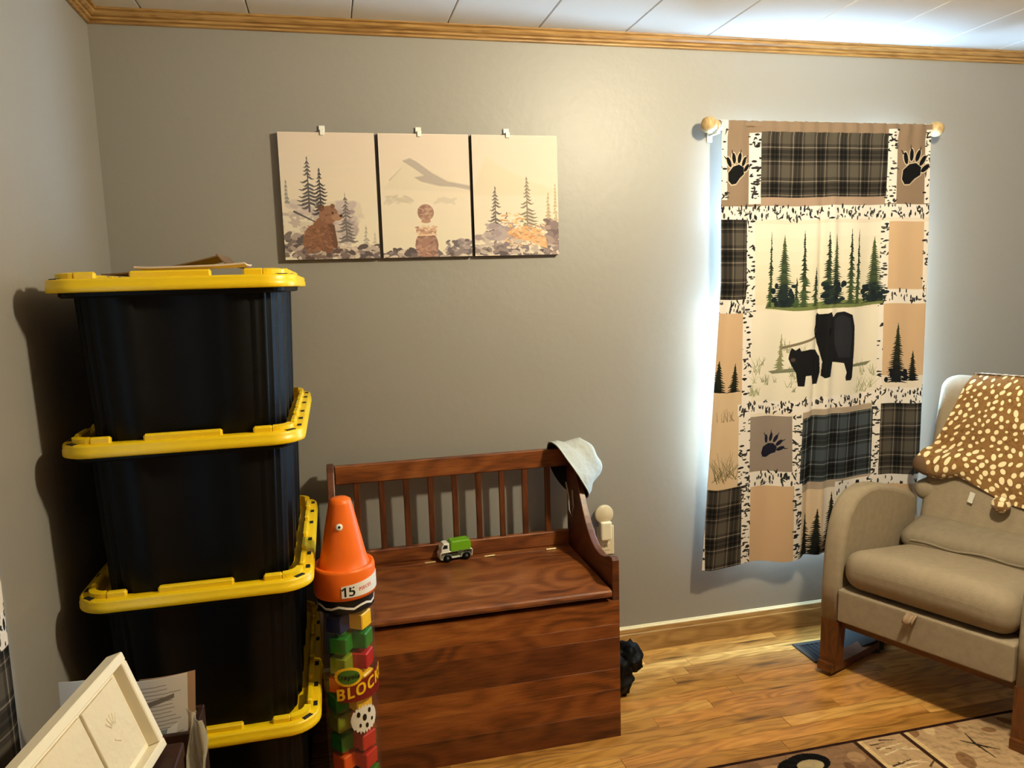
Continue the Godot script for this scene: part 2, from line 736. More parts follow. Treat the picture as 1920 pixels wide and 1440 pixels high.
func ceiling_panels() -> void:
	var st := mb()
	box(st, Vector3(ROOM_X / 2, CEIL + 0.08, ROOM_Z / 2), Vector3(ROOM_X + 0.3, 0.1, ROOM_Z + 0.3), 0.001)
	var c := struct("ceiling", st, M.sub)
	var x := 0.4805 - 0.3164 * 2
	while x < ROOM_X:
		var x0 := maxf(x, 0.0)
		var x1 := minf(x + 0.3164, ROOM_X)
		if x1 - x0 > 0.01:
			for k in 4:
				st = mb()
				var ln := ROOM_Z / 4
				box(st, Vector3((x0 + x1) / 2, CEIL + 0.015 - 0.0003 * (k % 2), ln * (k + 0.5)), Vector3(x1 - x0 - 0.003, 0.03, ln - 0.0005), 0.0025)
				obj("ceiling_panel", st, M.ceiling, c)
		x += 0.3164


func trims() -> void:
	# crown: stepped pine profile in (out from the wall, height)
	var prof := [Vector2(0, 2.2965), Vector2(0.007, 2.2965), Vector2(0.011, 2.2985), Vector2(0.012, 2.302), Vector2(0.010, 2.3045), Vector2(0.013, 2.3055), Vector2(0.018, 2.3075), Vector2(0.0195, 2.3115), Vector2(0.017, 2.3145), Vector2(0.019, 2.3155), Vector2(0.024, 2.3165), Vector2(0.031, 2.3215), Vector2(0.034, 2.3265), Vector2(0.0325, 2.3295), Vector2(0.038, 2.3305), Vector2(0.041, 2.333), Vector2(0.041, 2.337), Vector2(0, 2.337)]
	var st := mb()
	var a := []
	var b := []
	for p in prof:
		a.append(Vector3(p.x, p.y, p.x))
		b.append(Vector3(ROOM_X, p.y, p.x))
	loft(st, [a, b], true, Transform3D.IDENTITY, -1)
	struct("trim_1", st, M.pine)
	st = mb()
	a = []
	b = []
	for p in prof:
		a.append(Vector3(p.x, p.y, p.x))
		b.append(Vector3(p.x, p.y, ROOM_Z))
	loft(st, [a, b], true, Transform3D.IDENTITY, -1)
	struct("trim_2", st, M.pine)
	# baseboards with a stepped cap
	prof = [Vector2(0, 0.0), Vector2(0.015, 0.0), Vector2(0.015, 0.074), Vector2(0.012, 0.078), Vector2(0.012, 0.083), Vector2(0.011, 0.094), Vector2(0, 0.094)]
	st = mb()
	a = []
	b = []
	for p in prof:
		a.append(Vector3(0.0, p.y, p.x))
		b.append(Vector3(ROOM_X, p.y, p.x))
	loft(st, [a, b], true, Transform3D.IDENTITY, -1)
	struct("baseboard_back", st, M.pine)
	# bead added along the baseboard top, its cream colour standing in for the highlight
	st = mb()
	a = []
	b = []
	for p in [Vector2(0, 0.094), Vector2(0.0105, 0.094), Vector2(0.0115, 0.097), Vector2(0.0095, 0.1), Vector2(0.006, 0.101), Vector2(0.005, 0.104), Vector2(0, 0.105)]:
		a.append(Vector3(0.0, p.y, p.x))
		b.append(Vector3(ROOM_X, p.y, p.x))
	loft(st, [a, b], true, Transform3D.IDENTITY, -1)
	struct("highlight_trim_3", st, mat(Color(0.93, 0.88, 0.74), 0.35))
	st = mb()
	a = []
	b = []
	for p in prof:
		a.append(Vector3(p.x, p.y, 0.016))
		b.append(Vector3(p.x, p.y, ROOM_Z))
	loft(st, [a, b], true, Transform3D.IDENTITY, -1)
	struct("baseboard_left", st, M.pine)


func rug() -> void:
	var p := Painter.new(1024, 640, Color(0.5, 0.38, 0.28), 4)
	# metres from the rug's far left corner to pixels
	var sc := 1024.0 / 2.1
	for k in 900:
		p.ell(p.rng.randf() * 1024, p.rng.randf() * 640, p.rng.randf_range(6, 30), p.rng.randf_range(4, 14), Color(0.5, 0.38, 0.28).lerp(Color(0.36, 0.25, 0.18), p.rng.randf()) if p.rng.randf() < 0.6 else Color(0.6, 0.47, 0.34))
	# pieced blocks: striped bark, tan with foliage, brown with animals
	for bx in [[1.0, 1.17, 0], [1.17, 2.1, 1]]:
		var x0: float = bx[0] * sc
		var x1: float = bx[1] * sc
		p.poly([Vector2(x0, 0), Vector2(x1, 0), Vector2(x1, 300), Vector2(x0, 300)], Color(0.68, 0.56, 0.42))
		if bx[2] == 0:
			for k in 60:
				var y := p.rng.randf() * 300
				var l := p.rng.randf_range(10, 60)
				var xx := p.rng.randf_range(x0, x1 - l)
				p.line(Vector2(xx, y), Vector2(xx + l, y + p.rng.randf_range(-14, 14)), 3.0, Color(0.28, 0.2, 0.14) if k % 3 else Color(0.8, 0.72, 0.58), 1.0)
		else:
			for k in 70:
				var c := Vector2(p.rng.randf_range(x0, x1), p.rng.randf() * 300)
				p.ell(c.x, c.y, p.rng.randf_range(5, 26), p.rng.randf_range(4, 12), Color(0.5, 0.37, 0.25) if k % 2 else Color(0.77, 0.66, 0.5), p.rng.randf() * 3)
			for k in 26:
				var c := Vector2(p.rng.randf_range(x0, x1), p.rng.randf_range(20, 300))
				for j in 5:
					p.line(c, c + Vector2(p.rng.randf_range(8, 34), 0).rotated(p.rng.randf() * TAU), 4.0, Color(0.18, 0.14, 0.09), 1.0)
		p.poly([Vector2(x0 - 9, 0), Vector2(x0 - 2, 0), Vector2(x0 - 2, 300), Vector2(x0 - 9, 300)], Color(0.2, 0.12, 0.08))
		p.poly([Vector2(x0 - 2, 0), Vector2(x0 + 6, 0), Vector2(x0 + 6, 300), Vector2(x0 - 2, 300)], Color(0.78, 0.66, 0.48))
	# dark animal with a pale muzzle on the brown block
	p.ell(0.79 * sc, 0.055 * sc, 34, 19, Color(0.05, 0.045, 0.05))
	p.ell(0.75 * sc, 0.075 * sc, 34, 24, Color(0.05, 0.045, 0.05))
	p.ell(0.79 * sc, 0.065 * sc, 21, 11, Color(0.62, 0.55, 0.42))
	p.ell(0.4 * sc, 0.2 * sc, 70, 40, Color(0.06, 0.05, 0.05))
	p.poly([Vector2(0, 0), Vector2(1024, 0), Vector2(1024, 5), Vector2(0, 5)], Color(0.16, 0.08, 0.06))
	var tx := p.tex()
	var st := mb()
	sheet(st, 40, 30, func(u: float, v: float) -> Vector3: return Vector3(1.2 + 2.1 * u, 0.008, 0.768 + 1.5 * v), -0.0078)
	var m := mat(Color.WHITE, 0.95, 0.2, tx)
	m.normal_enabled = true
	m.normal_texture = noise_tex(5, 0.2, true, 8.0, 256)
	m.normal_scale = 0.4
	tag(obj("area_rug", st, m), "brown patchwork area rug with dark animal shapes on the wood floor before the chair", "rug")


func ceiling_lamp() -> void:
	var t := thing("ceiling_lamp", "round frosted ceiling lamp glowing warm on a brass base", "lamp", Vector3(LAMP_AT.x, CEIL, LAMP_AT.z))
	var st := mb()
	lathe(st, [Vector2(0.0, 0), Vector2(0.1, 0), Vector2(0.1, -0.012), Vector2(0.07, -0.022), Vector2(0.0, -0.022)], 28)
	obj("base", st, M.brass, t)
	st = mb()
	var pr := []
	for k in 13:
		var a := PI * k / 12
		pr.append(Vector2(sin(a) * 0.08, cos(a) * 0.078))
	lathe(st, pr, 28, Transform3D(Basis.IDENTITY, Vector3(0, -0.101, 0)))
	var g := mat(Color(1, 0.95, 0.85), 0.4)
	g.emission_enabled = true
	g.emission = Color(1.0, 0.86, 0.66)
	g.emission_energy_multiplier = 2.0
	obj("globe_shade", st, g, t)
	var l := OmniLight3D.new()
	l.name = "lamp_light"
	l.light_color = Color(1.0, 0.955, 0.81)
	l.light_energy = 4.05
	l.light_size = 0.08
	l.omni_range = 9.0
	l.omni_attenuation = 2.0
	l.shadow_enabled = true
	l.position = Vector3(0, -0.101, 0)
	t.add_child(l)


# ------------------------------------------------------------------ black totes with yellow lids
func tote_outline(hw: float, hd: float, r: float, ribs: float) -> Array:
	# rounded rectangle in (x, z) walked counter-clockwise from the front right, with ribs
	var pts := []
	var edge := func(a: Vector2, b: Vector2, out: Vector2, bumps: Array) -> void:
		var l := (b - a).length()
		var stops := [[0.0, 0.0]]
		for q in bumps:
			stops.append([q[0] - 0.008 / l, 0.0])
			stops.append([q[0], 1.0])
			stops.append([q[1], 1.0])
			stops.append([q[1] + 0.008 / l, 0.0])
		stops.append([1.0, 0.0])
		for s in stops:
			pts.append(a.lerp(b, s[0]) + out * s[1] * ribs)
	var corner := func(c: Vector2, a0: float) -> void:
		for k in range(1, 12):
			var a := a0 + PI / 2 * k / 12
			var rr := r - (ribs * 0.8 if k % 3 == 0 else 0.0)
			pts.append(c + Vector2(cos(a), sin(a)) * rr)
	edge.call(Vector2(hw - r, hd), Vector2(-hw + r, hd), Vector2(0, 1), [[0.03, 0.23], [0.77, 0.97]])
	corner.call(Vector2(-hw + r, hd - r), PI / 2)
	edge.call(Vector2(-hw, hd - r), Vector2(-hw, -hd + r), Vector2(-1, 0), [[0.1, 0.2], [0.3, 0.4], [0.6, 0.7], [0.8, 0.9]])
	corner.call(Vector2(-hw + r, -hd + r), PI)
	edge.call(Vector2(-hw + r, -hd), Vector2(hw - r, -hd), Vector2(0, -1), [[0.03, 0.23], [0.77, 0.97]])
	corner.call(Vector2(hw - r, -hd + r), -PI / 2)
	edge.call(Vector2(hw, -hd + r), Vector2(hw, hd - r), Vector2(1, 0), [[0.1, 0.2], [0.3, 0.4], [0.6, 0.7], [0.8, 0.9]])
	corner.call(Vector2(hw - r, hd - r), 0.0)
	return pts


func rr_ring(hw: float, hd: float, r: float, y: float) -> Array:
	var out := []
	for q in 4:
		var c := Vector2([hw - r, -hw + r, -hw + r, hw - r][q], [hd - r, hd - r, -hd + r, -hd + r][q])
		for k in 9:
			var a := PI / 2 * q + PI / 2 * k / 8
			out.append(Vector3(c.x + cos(a) * r, y, c.y + sin(a) * r))
	return out


const TOTE_PITCH := 0.3725


func totes() -> void:
	var t := thing("storage_tote", "", "storage bin", Vector3(0.322, 0, 0.452), 0.0, "black totes with yellow lids")
	# body: top of the wall at 0.335, foot narrower
	var st := mb()
	var rings := []
	var prof := [[0.0, 0.206, 0.327], [0.012, 0.214, 0.335], [0.11, 0.218, 0.34], [0.22, 0.222, 0.345], [0.33, 0.226, 0.35], [0.36, 0.227, 0.352]]
	for q in prof:
		var ring := []
		for p in tote_outline(q[1] - 0.006, q[2], 0.055, 0.009):
			ring.append(Vector3(p.x, q[0], p.y))
		rings.append(ring)
	loft(st, rings, true, Transform3D.IDENTITY, 0)
	obj("body", st, M.black, t)
	st = mb()
	loft(st, [rr_ring(0.243, 0.37, 0.06, 0.347), rr_ring(0.247, 0.374, 0.06, 0.351), rr_ring(0.247, 0.374, 0.06, 0.366)], true, Transform3D.IDENTITY, -1)
	obj("rim", st, M.black, t)
	# lid: skirt, rolled edge, deck
	st = mb()
	var lr := []
	for q in [[0.251, 0.381, 0.367], [0.254, 0.384, 0.359], [0.2565, 0.3865, 0.36], [0.2575, 0.388, 0.3625], [0.2575, 0.388, 0.374], [0.2558, 0.3863, 0.3755], [0.2558, 0.3863, 0.384], [0.254, 0.3845, 0.388], [0.249, 0.3795, 0.3898], [0.238, 0.3685, 0.39], [0.2235, 0.354, 0.39], [0.2215, 0.352, 0.388], [0.219, 0.3495, 0.3715]]:
		lr.append(rr_ring(q[0] + 0.015, q[1], maxf(0.04, 0.078 - (0.2575 - q[0])), q[2]))
	loft(st, lr, true, Transform3D.IDENTITY, 1)
	var lid := obj("lid", st, M.yellow, t)
	# raised ridge round the deck, broken where the feet of the next tote sit
	var y0 := 0.386
	var hh := 0.018
	for s in [-1, 1]:
		for seg in [[-0.086, 0.086], [-0.2, -0.155], [0.155, 0.2]]:
			st = mb()
			box(st, Vector3((seg[0] + seg[1]) / 2, y0 + hh / 2, s * 0.362), Vector3(seg[1] - seg[0], hh, 0.017), 0.004)
			obj("ridge", st, M.yellow, lid)
		for seg in [[-0.3, -0.225], [-0.17, -0.1], [-0.055, 0.055], [0.1, 0.17], [0.225, 0.3]]:
			st = mb()
			box(st, Vector3(s * 0.2435, y0 + hh / 2, (seg[0] + seg[1]) / 2), Vector3(0.015, hh, seg[1] - seg[0]), 0.004)
			obj("ridge", st, M.yellow, lid)
		for s2 in [-1, 1]:
			# curved corner ridges
			st = mb()
			var rg := []
			for k in 9:
				var an := PI / 2 * k / 8
				var p := Vector2(cos(an) * s, sin(an) * s2)
				var c := Vector2(s * 0.2, s2 * 0.322)
				var o := c + p * 0.0475
				var i := c + p * 0.0325
				rg.append([Vector3(i.x, y0, i.y), Vector3(i.x, y0 + hh, i.y), Vector3(o.x, y0 + hh - 0.003, o.y), Vector3(o.x, y0, o.y)])
			loft(st, rg, true, Transform3D.IDENTITY, -1)
			obj("ridge", st, M.yellow, lid)
	# lock holes along the short ends and corners
	for s in [-1, 1]:
		for z in [-0.3, -0.2, -0.08, 0.08, 0.2, 0.3]:
			st = mb()
			box(st, Vector3(s * 0.2585, 0.3895, z), Vector3(0.011, 0.003, 0.024), 0.001)
			obj("lock_hole", st, M.slot, lid)
		for s2 in [-1, 1]:
			st = mb()
			var tr := Transform3D(Basis(Vector3.UP, s * s2 * PI / 4), Vector3(s * 0.2395, 0.3895, s2 * 0.357))
			box(st, Vector3.ZERO, Vector3(0.028, 0.003, 0.012), 0.001, tr)
			obj("lock_hole", st, M.slot, lid)
	var names := ["black tote with yellow lid at the bottom of the stack, mostly out of view", "black tote with yellow lid third down in the stack, behind the papers", "black tote with yellow lid second from the top of the stack", "black tote with yellow lid topmost in the stack, cardboard on its lid"]
	for k in 4:
		var o: Node3D = t
		if k > 0:
			o = t.duplicate()
			o.name = numbered("storage_tote")
			add_child(o, true)
		o.position = Vector3(0.322 + [-0.004, 0.0, 0.003, 0.008][k], TOTE_PITCH * k, 0.452 + [-0.01, -0.018, -0.004, 0.008][k])
		o.set_meta("label", names[k])


# ------------------------------------------------------------------ storage bench
func bench() -> void:
	var t := thing("storage_bench", "dark reddish-brown wooden storage bench with slatted back and hinged seat", "bench", Vector3(1.0715, 0, 0.29))
	# local frame: x right, z toward the room; outer ends at x = -0.4415 and 0.4415, front at z = 0.235
	var hx := 0.4415
	var zf := 0.235
	var zb := -0.232
	var st := mb()
	var edges := [0.0, 0.085, 0.165, 0.235, 0.34, 0.385, 0.464]
	for k in 6:
		st = mb()
		box(st, Vector3(0, (edges[k] + edges[k + 1]) / 2, zf - 0.011), Vector3(2 * hx - 0.002, edges[k + 1] - edges[k] - 0.0002, 0.022), 0.0001, Transform3D.IDENTITY, Vector2(0.37 * k, 0.23 * k))
		obj("front_board", st, M.bench_boards[[1, 0, 2, 1, 0, 2][k]], t)
	st = mb()
	box(st, Vector3(0, 0.06, 0), Vector3(2 * hx - 0.06, 0.014, 0.42), 0.001)
	obj("floor_panel", st, M.bench_dark, t)
	st = mb()
	box(st, Vector3(0, 0.245, zb + 0.01), Vector3(2 * hx - 0.05, 0.49, 0.014), 0.001)
	obj("back_panel", st, M.bench_dark, t)
	# side panels: curved arm profile in (z, y)
	var prof := [Vector2(zf - 0.024, 0.0), Vector2(zf - 0.024, 0.464), Vector2(zf, 0.464), Vector2(zf, 0.594), Vector2(zf - 0.014, 0.603), Vector2(zf - 0.04, 0.597), Vector2(zf - 0.075, 0.583), Vector2(zf - 0.115, 0.576)]
	for k in 13:
		var u := k / 12.0
		prof.append(Vector2(lerpf(zf - 0.14, -0.135, u), 0.578 + 0.225 * u * u * (1.15 - 0.15 * u)))
	prof.append_array([Vector2(-0.165, 0.855), Vector2(-0.18, 0.872), Vector2(zb, 0.872), Vector2(zb, 0.0)])
	for s in [-1, 1]:
		st = mb()
		# prism runs along local z; turn so that poly x becomes bench z
		var xf := Transform3D(Basis(Vector3(0, 0, 1), Vector3(0, 1, 0), Vector3(-1, 0, 0)), Vector3.ZERO)
		prism(st, prof, -s * hx - 0.012 + s * 0.012, -s * hx + 0.012 + s * 0.012, 0.003, xf, Vector2(0.3, 0.1), false, -1, 2)
		obj("side_panel", st, M.bench_dark, t)
	# seat lid with eased front edge
	st = mb()
	var lid := []
	for q in [Vector2(-0.165, 0.481), Vector2(-0.165, 0.503), Vector2(zf + 0.008, 0.503), Vector2(zf + 0.014, 0.4985), Vector2(zf + 0.016, 0.4915), Vector2(zf + 0.013, 0.483), Vector2(zf + 0.008, 0.4805)]:
		lid.append(q)
	var out := []
	for x in [-0.413, 0.411]:
		var ring := []
		for q in lid:
			ring.append(Vector3(x, q.y, q.x))
		out.append(ring)
	loft(st, out, true, Transform3D.IDENTITY, -1, Vector2(0.15, 0.4))
	obj("seat_lid", st, M.bench, t)
	st = mb()
	box(st, Vector3(0, 0.4915, -0.19), Vector3(0.826, 0.023, 0.048), 0.002, Transform3D.IDENTITY, Vector2(0.6, 0.2))
	obj("seat_back_strip", st, M.bench, t)
	# rails and slats
	st = mb()
	box(st, Vector3(0, 0.834, -0.2145), Vector3(0.834, 0.066, 0.024), 0.004, Transform3D.IDENTITY, Vector2(0.8, 0.7))
	obj("top_rail", st, M.bench, t)
	st = mb()
	box(st, Vector3(0, 0.53, -0.2145), Vector3(0.834, 0.055, 0.024), 0.004, Transform3D.IDENTITY, Vector2(0.2, 0.9))
	obj("bottom_rail", st, M.bench, t)
	for k in 9:
		st = mb()
		box(st, Vector3(0.725 - 1.0715 + 0.0855 * k, 0.68, -0.2145), Vector3(0.02, 0.25, 0.014), 0.002, Transform3D.IDENTITY, Vector2(0.1 * k, 0.13 * k), true)
		obj("slat", st, M.bench_dark, t)
	for x in [0.963, 1.177, 1.405]:
		st = mb()
		box(st, Vector3(x - 1.0715, 0.504, -0.172), Vector3(0.038, 0.002, 0.016), 0.0008)
		tube(st, [Vector3(x - 1.0715 - 0.019, 0.5055, -0.166), Vector3(x - 1.0715 + 0.019, 0.5055, -0.166)], 0.003, 8)
		obj("hinge", st, M.brass, t).set_meta("label", "small brass hinge on the seat")


# ------------------------------------------------------------------ upholstered rocking chair
func arm_profile() -> Array:
	# (depth back from the front, height)
	return [Vector2(0.004, 0.205), Vector2(0.01, 0.35), Vector2(0.022, 0.48), Vector2(0.04, 0.56), Vector2(0.068, 0.615), Vector2(0.105, 0.65), Vector2(0.15, 0.672), Vector2(0.21, 0.682), Vector2(0.28, 0.676), Vector2(0.37, 0.655), Vector2(0.47, 0.623), Vector2(0.54, 0.597), Vector2(0.575, 0.578), Vector2(0.58, 0.205)]


func chair() -> void:
	# local frame: x along the front from the far arm to the near arm, z toward the sitter's front, origin under the far front leg
	var at := Vector3(2.386, 0, 0.367)
	var t := thing("rocking_chair", "grey-brown upholstered rocking armchair with wooden legs and runners by the window", "armchair", at, -acos(0.398))
	var F: StandardMaterial3D = M.fabric
	var st: SurfaceTool
	var D := func(p: Vector2) -> Vector2: return Vector2(-p.x, p.y)
	# arms: outline lies in (-z, y), thickness along x
	for x in [-0.042, 0.603]:
		st = mb()
		var poly := []
		for p in arm_profile():
			poly.append(Vector2(p.x, p.y))
		var xf := Transform3D(Basis(Vector3(0, 0, -1), Vector3(0, 1, 0), Vector3(1, 0, 0)), Vector3.ZERO)
		prism(st, poly, x, x + 0.077, 0.022, xf, Vector2.ZERO, false, 1, 4)
		obj("armrest", st, F, t)
	# front rail
	st = mb()
	soft(st, Vector3(0.318, 0.276, -0.05), Vector3(0.57, 0.122, 0.1), 0.008)
	obj("front_rail", st, F, t)
	# seat base under the cushion
	st = mb()
	soft(st, Vector3(0.318, 0.29, -0.36), Vector3(0.566, 0.1, 0.5), 0.01)
	obj("seat_base", st, F, t)
	# seat cushion
	st = mb()
	soft(st, Vector3(0.32, 0.415, -0.27), Vector3(0.562, 0.145, 0.55), 0.062, func(p: Vector3) -> Vector3:
		var q := p
		var cu := 1.0 - pow(absf((p.x - 0.32) / 0.281), 3.0)
		var back := clampf((-p.z) / 0.5, 0.0, 1.1)
		if p.y > 0.41:
			q.y += 0.018 * cu
		q.y -= 0.085 * back * clampf((p.y - 0.34) / 0.145, 0.0, 1.0)
		if p.z > -0.06:
			q.z += 0.012 * cu * (1.0 - absf(p.y - 0.415) / 0.08)
		return q)
	obj("seat_cushion", st, F, t)
	# back: leaning rounded slab
	st = mb()
	var lean := func(p: Vector3) -> Vector3:
		return Vector3(p.x, p.y, p.z - (p.y - 0.4) * 0.27)
	soft(st, Vector3(0.335, 0.68, -0.575), Vector3(0.575, 0.74, 0.13), 0.05, lean)
	obj("backrest", st, F, t)
	st = mb()
	soft(st, Vector3(0.335, 0.6, -0.665), Vector3(0.6, 0.62, 0.07), 0.03, lean)
	obj("back_shell", st, M.fabric_dark, t)
	# small side bolster where back meets arm
	st = mb()
	soft(st, Vector3(0.065, 0.6, -0.62), Vector3(0.1, 0.085, 0.12), 0.04)
	obj("side_bolster", st, F, t)
	# wooden apron, legs and runners
	st = mb()
	box(st, Vector3(0.318, 0.2, -0.045), Vector3(0.57, 0.034, 0.03), 0.003)
	obj("apron", st, M.chair_wood, t)
	for x in [-0.03, 0.606]:
		st = mb()
		var ring := func(y: float, x0: float, x1: float, z0: float, z1: float) -> Array:
			return [Vector3(x0, y, z0), Vector3(x1, y, z0), Vector3(x1, y, z1), Vector3(x0, y, z1)]
		loft(st, [ring.call(0.018, x, x + 0.062, 0.0, -0.05), ring.call(0.21, x + 0.002, x + 0.066, -0.002, -0.06)], true, Transform3D.IDENTITY, -1, Vector2.ZERO, true)
		obj("leg", st, M.chair_wood, t)
		st = mb()
		loft(st, [ring.call(0.03, x + 0.005, x + 0.06, -0.6, -0.65), ring.call(0.21, x + 0.005, x + 0.06, -0.58, -0.64)], true, Transform3D.IDENTITY, -1, Vector2.ZERO, true)
		obj("leg", st, M.chair_wood, t)
		st = mb()
		var rr := []
		for k in 17:
			var z := lerpf(0.02, -0.74, k / 16.0)
			var yb := 0.0005 + 0.16 * pow((z + 0.3) , 2.0)
			rr.append([Vector3(x + 0.004, yb, z), Vector3(x + 0.06, yb, z), Vector3(x + 0.06, yb + 0.032, z), Vector3(x + 0.004, yb + 0.032, z)])
		loft(st, rr, true, Transform3D.IDENTITY, -1)
		obj("runner", st, M.chair_wood, t)
	# cloth pull tab on the front
	st = mb()
	sheet(st, 8, 4, func(u: float, v: float) -> Vector3:
		return Vector3(0.285 + 0.035 * u - 0.012 * v, 0.337 - 0.04 * v + 0.006 * sin(u * 9.0), 0.006 + 0.022 * sin(v * 2.6) + 0.007 * sin(u * 7.0)), 0.004)
	var tab := mat(Color(0.62, 0.52, 0.42), 0.9)
	obj("pull_tab", st, tab, t).set_meta("label", "tan cloth pull tab")

	# lumbar cushion lying on the seat
	var c := thing("lumbar_cushion", "flat grey-brown cushion lying across the back of the armchair seat", "cushion", at, -acos(0.398))
	st = mb()
	soft(st, Vector3(0.335, 0.0, 0.0), Vector3(0.575, 0.088, 0.17), 0.04, func(p: Vector3) -> Vector3:
		var e := absf((p.x - 0.335) / 0.287)
		var y := p.y * (1.0 - 0.3 * pow(e, 4.0)) + 0.006 * sin(p.x * 15.0) * (1.0 if p.y > 0.0 else 0.0)
		# lies on the sloping seat, its back edge propped up the backrest
		return Vector3(p.x, 0.458 + y - p.z * 0.22 + 0.008 * (1.0 - e), -0.482 + p.z + 0.007 * sin(p.x * 11.0)))
	obj("cushion_cover", st, M.fabric_dark, c)
	st = mb()
	var pipe := []
	for k in 19:
		var u := k / 18.0
		var x := lerpf(0.1, 0.6, u)
		pipe.append(Vector3(x, 0.448 + 0.004 * sin(u * 16.0), -0.398 + 0.007 * sin(x * 11.0)))
	tube(st, pipe, 0.005, 6)
	obj("seam", st, M.fabric_dark, c)

	# fawn-spot blanket over the back
	var p := Painter.new(768, 768, Color(0.53, 0.39, 0.23), 12)
	for k in 1500:
		p.ell(p.rng.randf() * 768, p.rng.randf() * 768, p.rng.randf_range(5, 16), p.rng.randf_range(3, 8), Color(0.53, 0.39, 0.23).lerp(Color(0.45, 0.32, 0.18), p.rng.randf()), p.rng.randf() * 3)
	var spots := []
	var tries := 0
	while spots.size() < 640 and tries < 20000:
		tries += 1
		var q := Vector2(p.rng.randf() * 768, p.rng.randf() * 768)
		var ok := true
		for s in spots:
			if absf(s.x - q.x) < 33 and absf(s.y - q.y) < 36 and s.distance_to(q) < 33:
				ok = false
				break
		if ok:
			spots.append(q)
			var sz := p.rng.randf_range(6.5, 12.0)
			p.ell(q.x, q.y, sz, sz * p.rng.randf_range(1.1, 1.9), Color(0.95, 0.88, 0.72), p.rng.randf_range(-0.5, 0.7))
	var bm := mat(Color.WHITE, 0.95, 0.2, p.tex(), Vector3(1, 1, 1))
	bm.rim_enabled = true
	bm.rim = 0.5
	bm.rim_tint = 0.6
	var b := thing("fleece_blanket", "tan fleece blanket with cream fawn spots draped over the armchair back", "blanket", at, -acos(0.398))
	st = mb()
	sheet(st, 44, 40, func(u: float, v: float) -> Vector3:
		# v = 0 behind the top edge, then down the front
		var left := 0.15
		var vv := clampf((v - 0.1) / 0.9, 0.0, 1.0)
		if vv < 0.55:
			left = lerpf(0.165, 0.098, vv / 0.55)
		elif vv < 0.85:
			left = lerpf(0.098, 0.045, (vv - 0.55) / 0.3)
		else:
			left = 0.045
		var x := lerpf(left, 0.64, u)
		var low := 0.655
		if x > 0.17:
			low = lerpf(0.68, 0.61, smoothstep(0.17, 0.4, x))
		else:
			low = 0.68 - 0.02 * sin((x - 0.05) * 25.0)
		var y := 1.064
		var off := 0.012 + 0.005 * sin(x * 26.0 + 2.0 * vv) + 0.004 * sin(vv * 14.0 + x * 9.0)
		var z := 0.0
		if v < 0.1:
			y = 1.068 - 0.006 * (1.0 - v / 0.1)
			z = -0.507 - (1.064 - 0.4) * 0.27 - 0.1 * (1.0 - v / 0.1)
		else:
			y = lerpf(1.066, low, vv)
			z = -0.506 - (y - 0.4) * 0.27 + off
			if y > 1.0:
				z -= 0.05 * pow((y - 1.0) / 0.066, 2.0)
			# bunched into a roll at the lower left
			if vv > 0.72:
				var roll := smoothstep(0.26, 0.12, x)
				var q := (vv - 0.72) / 0.28
				z += roll * 0.055 * sin(q * PI)
				y += roll * (0.012 * sin(q * TAU))
		return Vector3(x, y, z), 0.006)
	obj("fleece", st, bm, b)
	st = mb()
	soft(st, Vector3(0.06, 0.705, -0.56), Vector3(0.075, 0.08, 0.085), 0.036, func(q: Vector3) -> Vector3:
		return q + Vector3(0, 0.012 * sin(q.x * 40.0) - (0.3 * (0.06 - q.x) if q.x < 0.06 else 0.0) * 0.35, 0))
	var bm2 := mat(Color(0.4, 0.3, 0.21), 0.95)
	obj("folded_corner", st, bm2, b).set_meta("label", "bunched plain brown underside")
	st = mb()
	var pr := []
	for k in 11:
		var a := PI * k / 10
		pr.append(Vector2(sin(a) * 0.032, cos(a) * 0.03))
	lathe(st, pr, 18, Transform3D(Basis.IDENTITY, Vector3(0.352, 0.615, -0.53)))
	var tuftm := mat(Color(0.53, 0.39, 0.23), 0.95)
	obj("round_foot", st, bm, b)
	st = mb()
	box(st, Vector3(0.255, 0.632, -0.548), Vector3(0.018, 0.042, 0.002), 0.0005, Transform3D(Basis(Vector3(0, 0, 1), -0.25), Vector3(-0.16, 0.065, 0)))
	obj("care_tag", st, M.white, b)
	st = mb()
	sheet(st, 6, 6, func(u: float, v: float) -> Vector3:
		return Vector3(0.4 + 0.09 * u - 0.02 * v, 1.07 - 0.045 * v, -0.668 + 0.03 * v + 0.006 * sin(u * 4.0)), -0.004)
	obj("cream_patch", st, mat(Color(0.85, 0.76, 0.62), 0.95), b)


# ------------------------------------------------------------------ curtains
func cp(x: float, y: float) -> Vector2:
	# metres on the back wall to pixels of the cloth, which flares to the left as it falls
	var v := (2.03 - y) / 1.68
	var xl := 2.094 - 0.075 * clampf((v - 0.35) / 0.65, 0.0, 1.0)
	return Vector2((x - xl) / (2.987 - xl) * 1024.0, v * 1800.0)


func cpoly(p: Painter, pts: Array, c: Color) -> void:
	var q := []
	for k in range(0, pts.size(), 2):
		q.append(cp(pts[k], pts[k + 1]))
	p.poly(q, c)


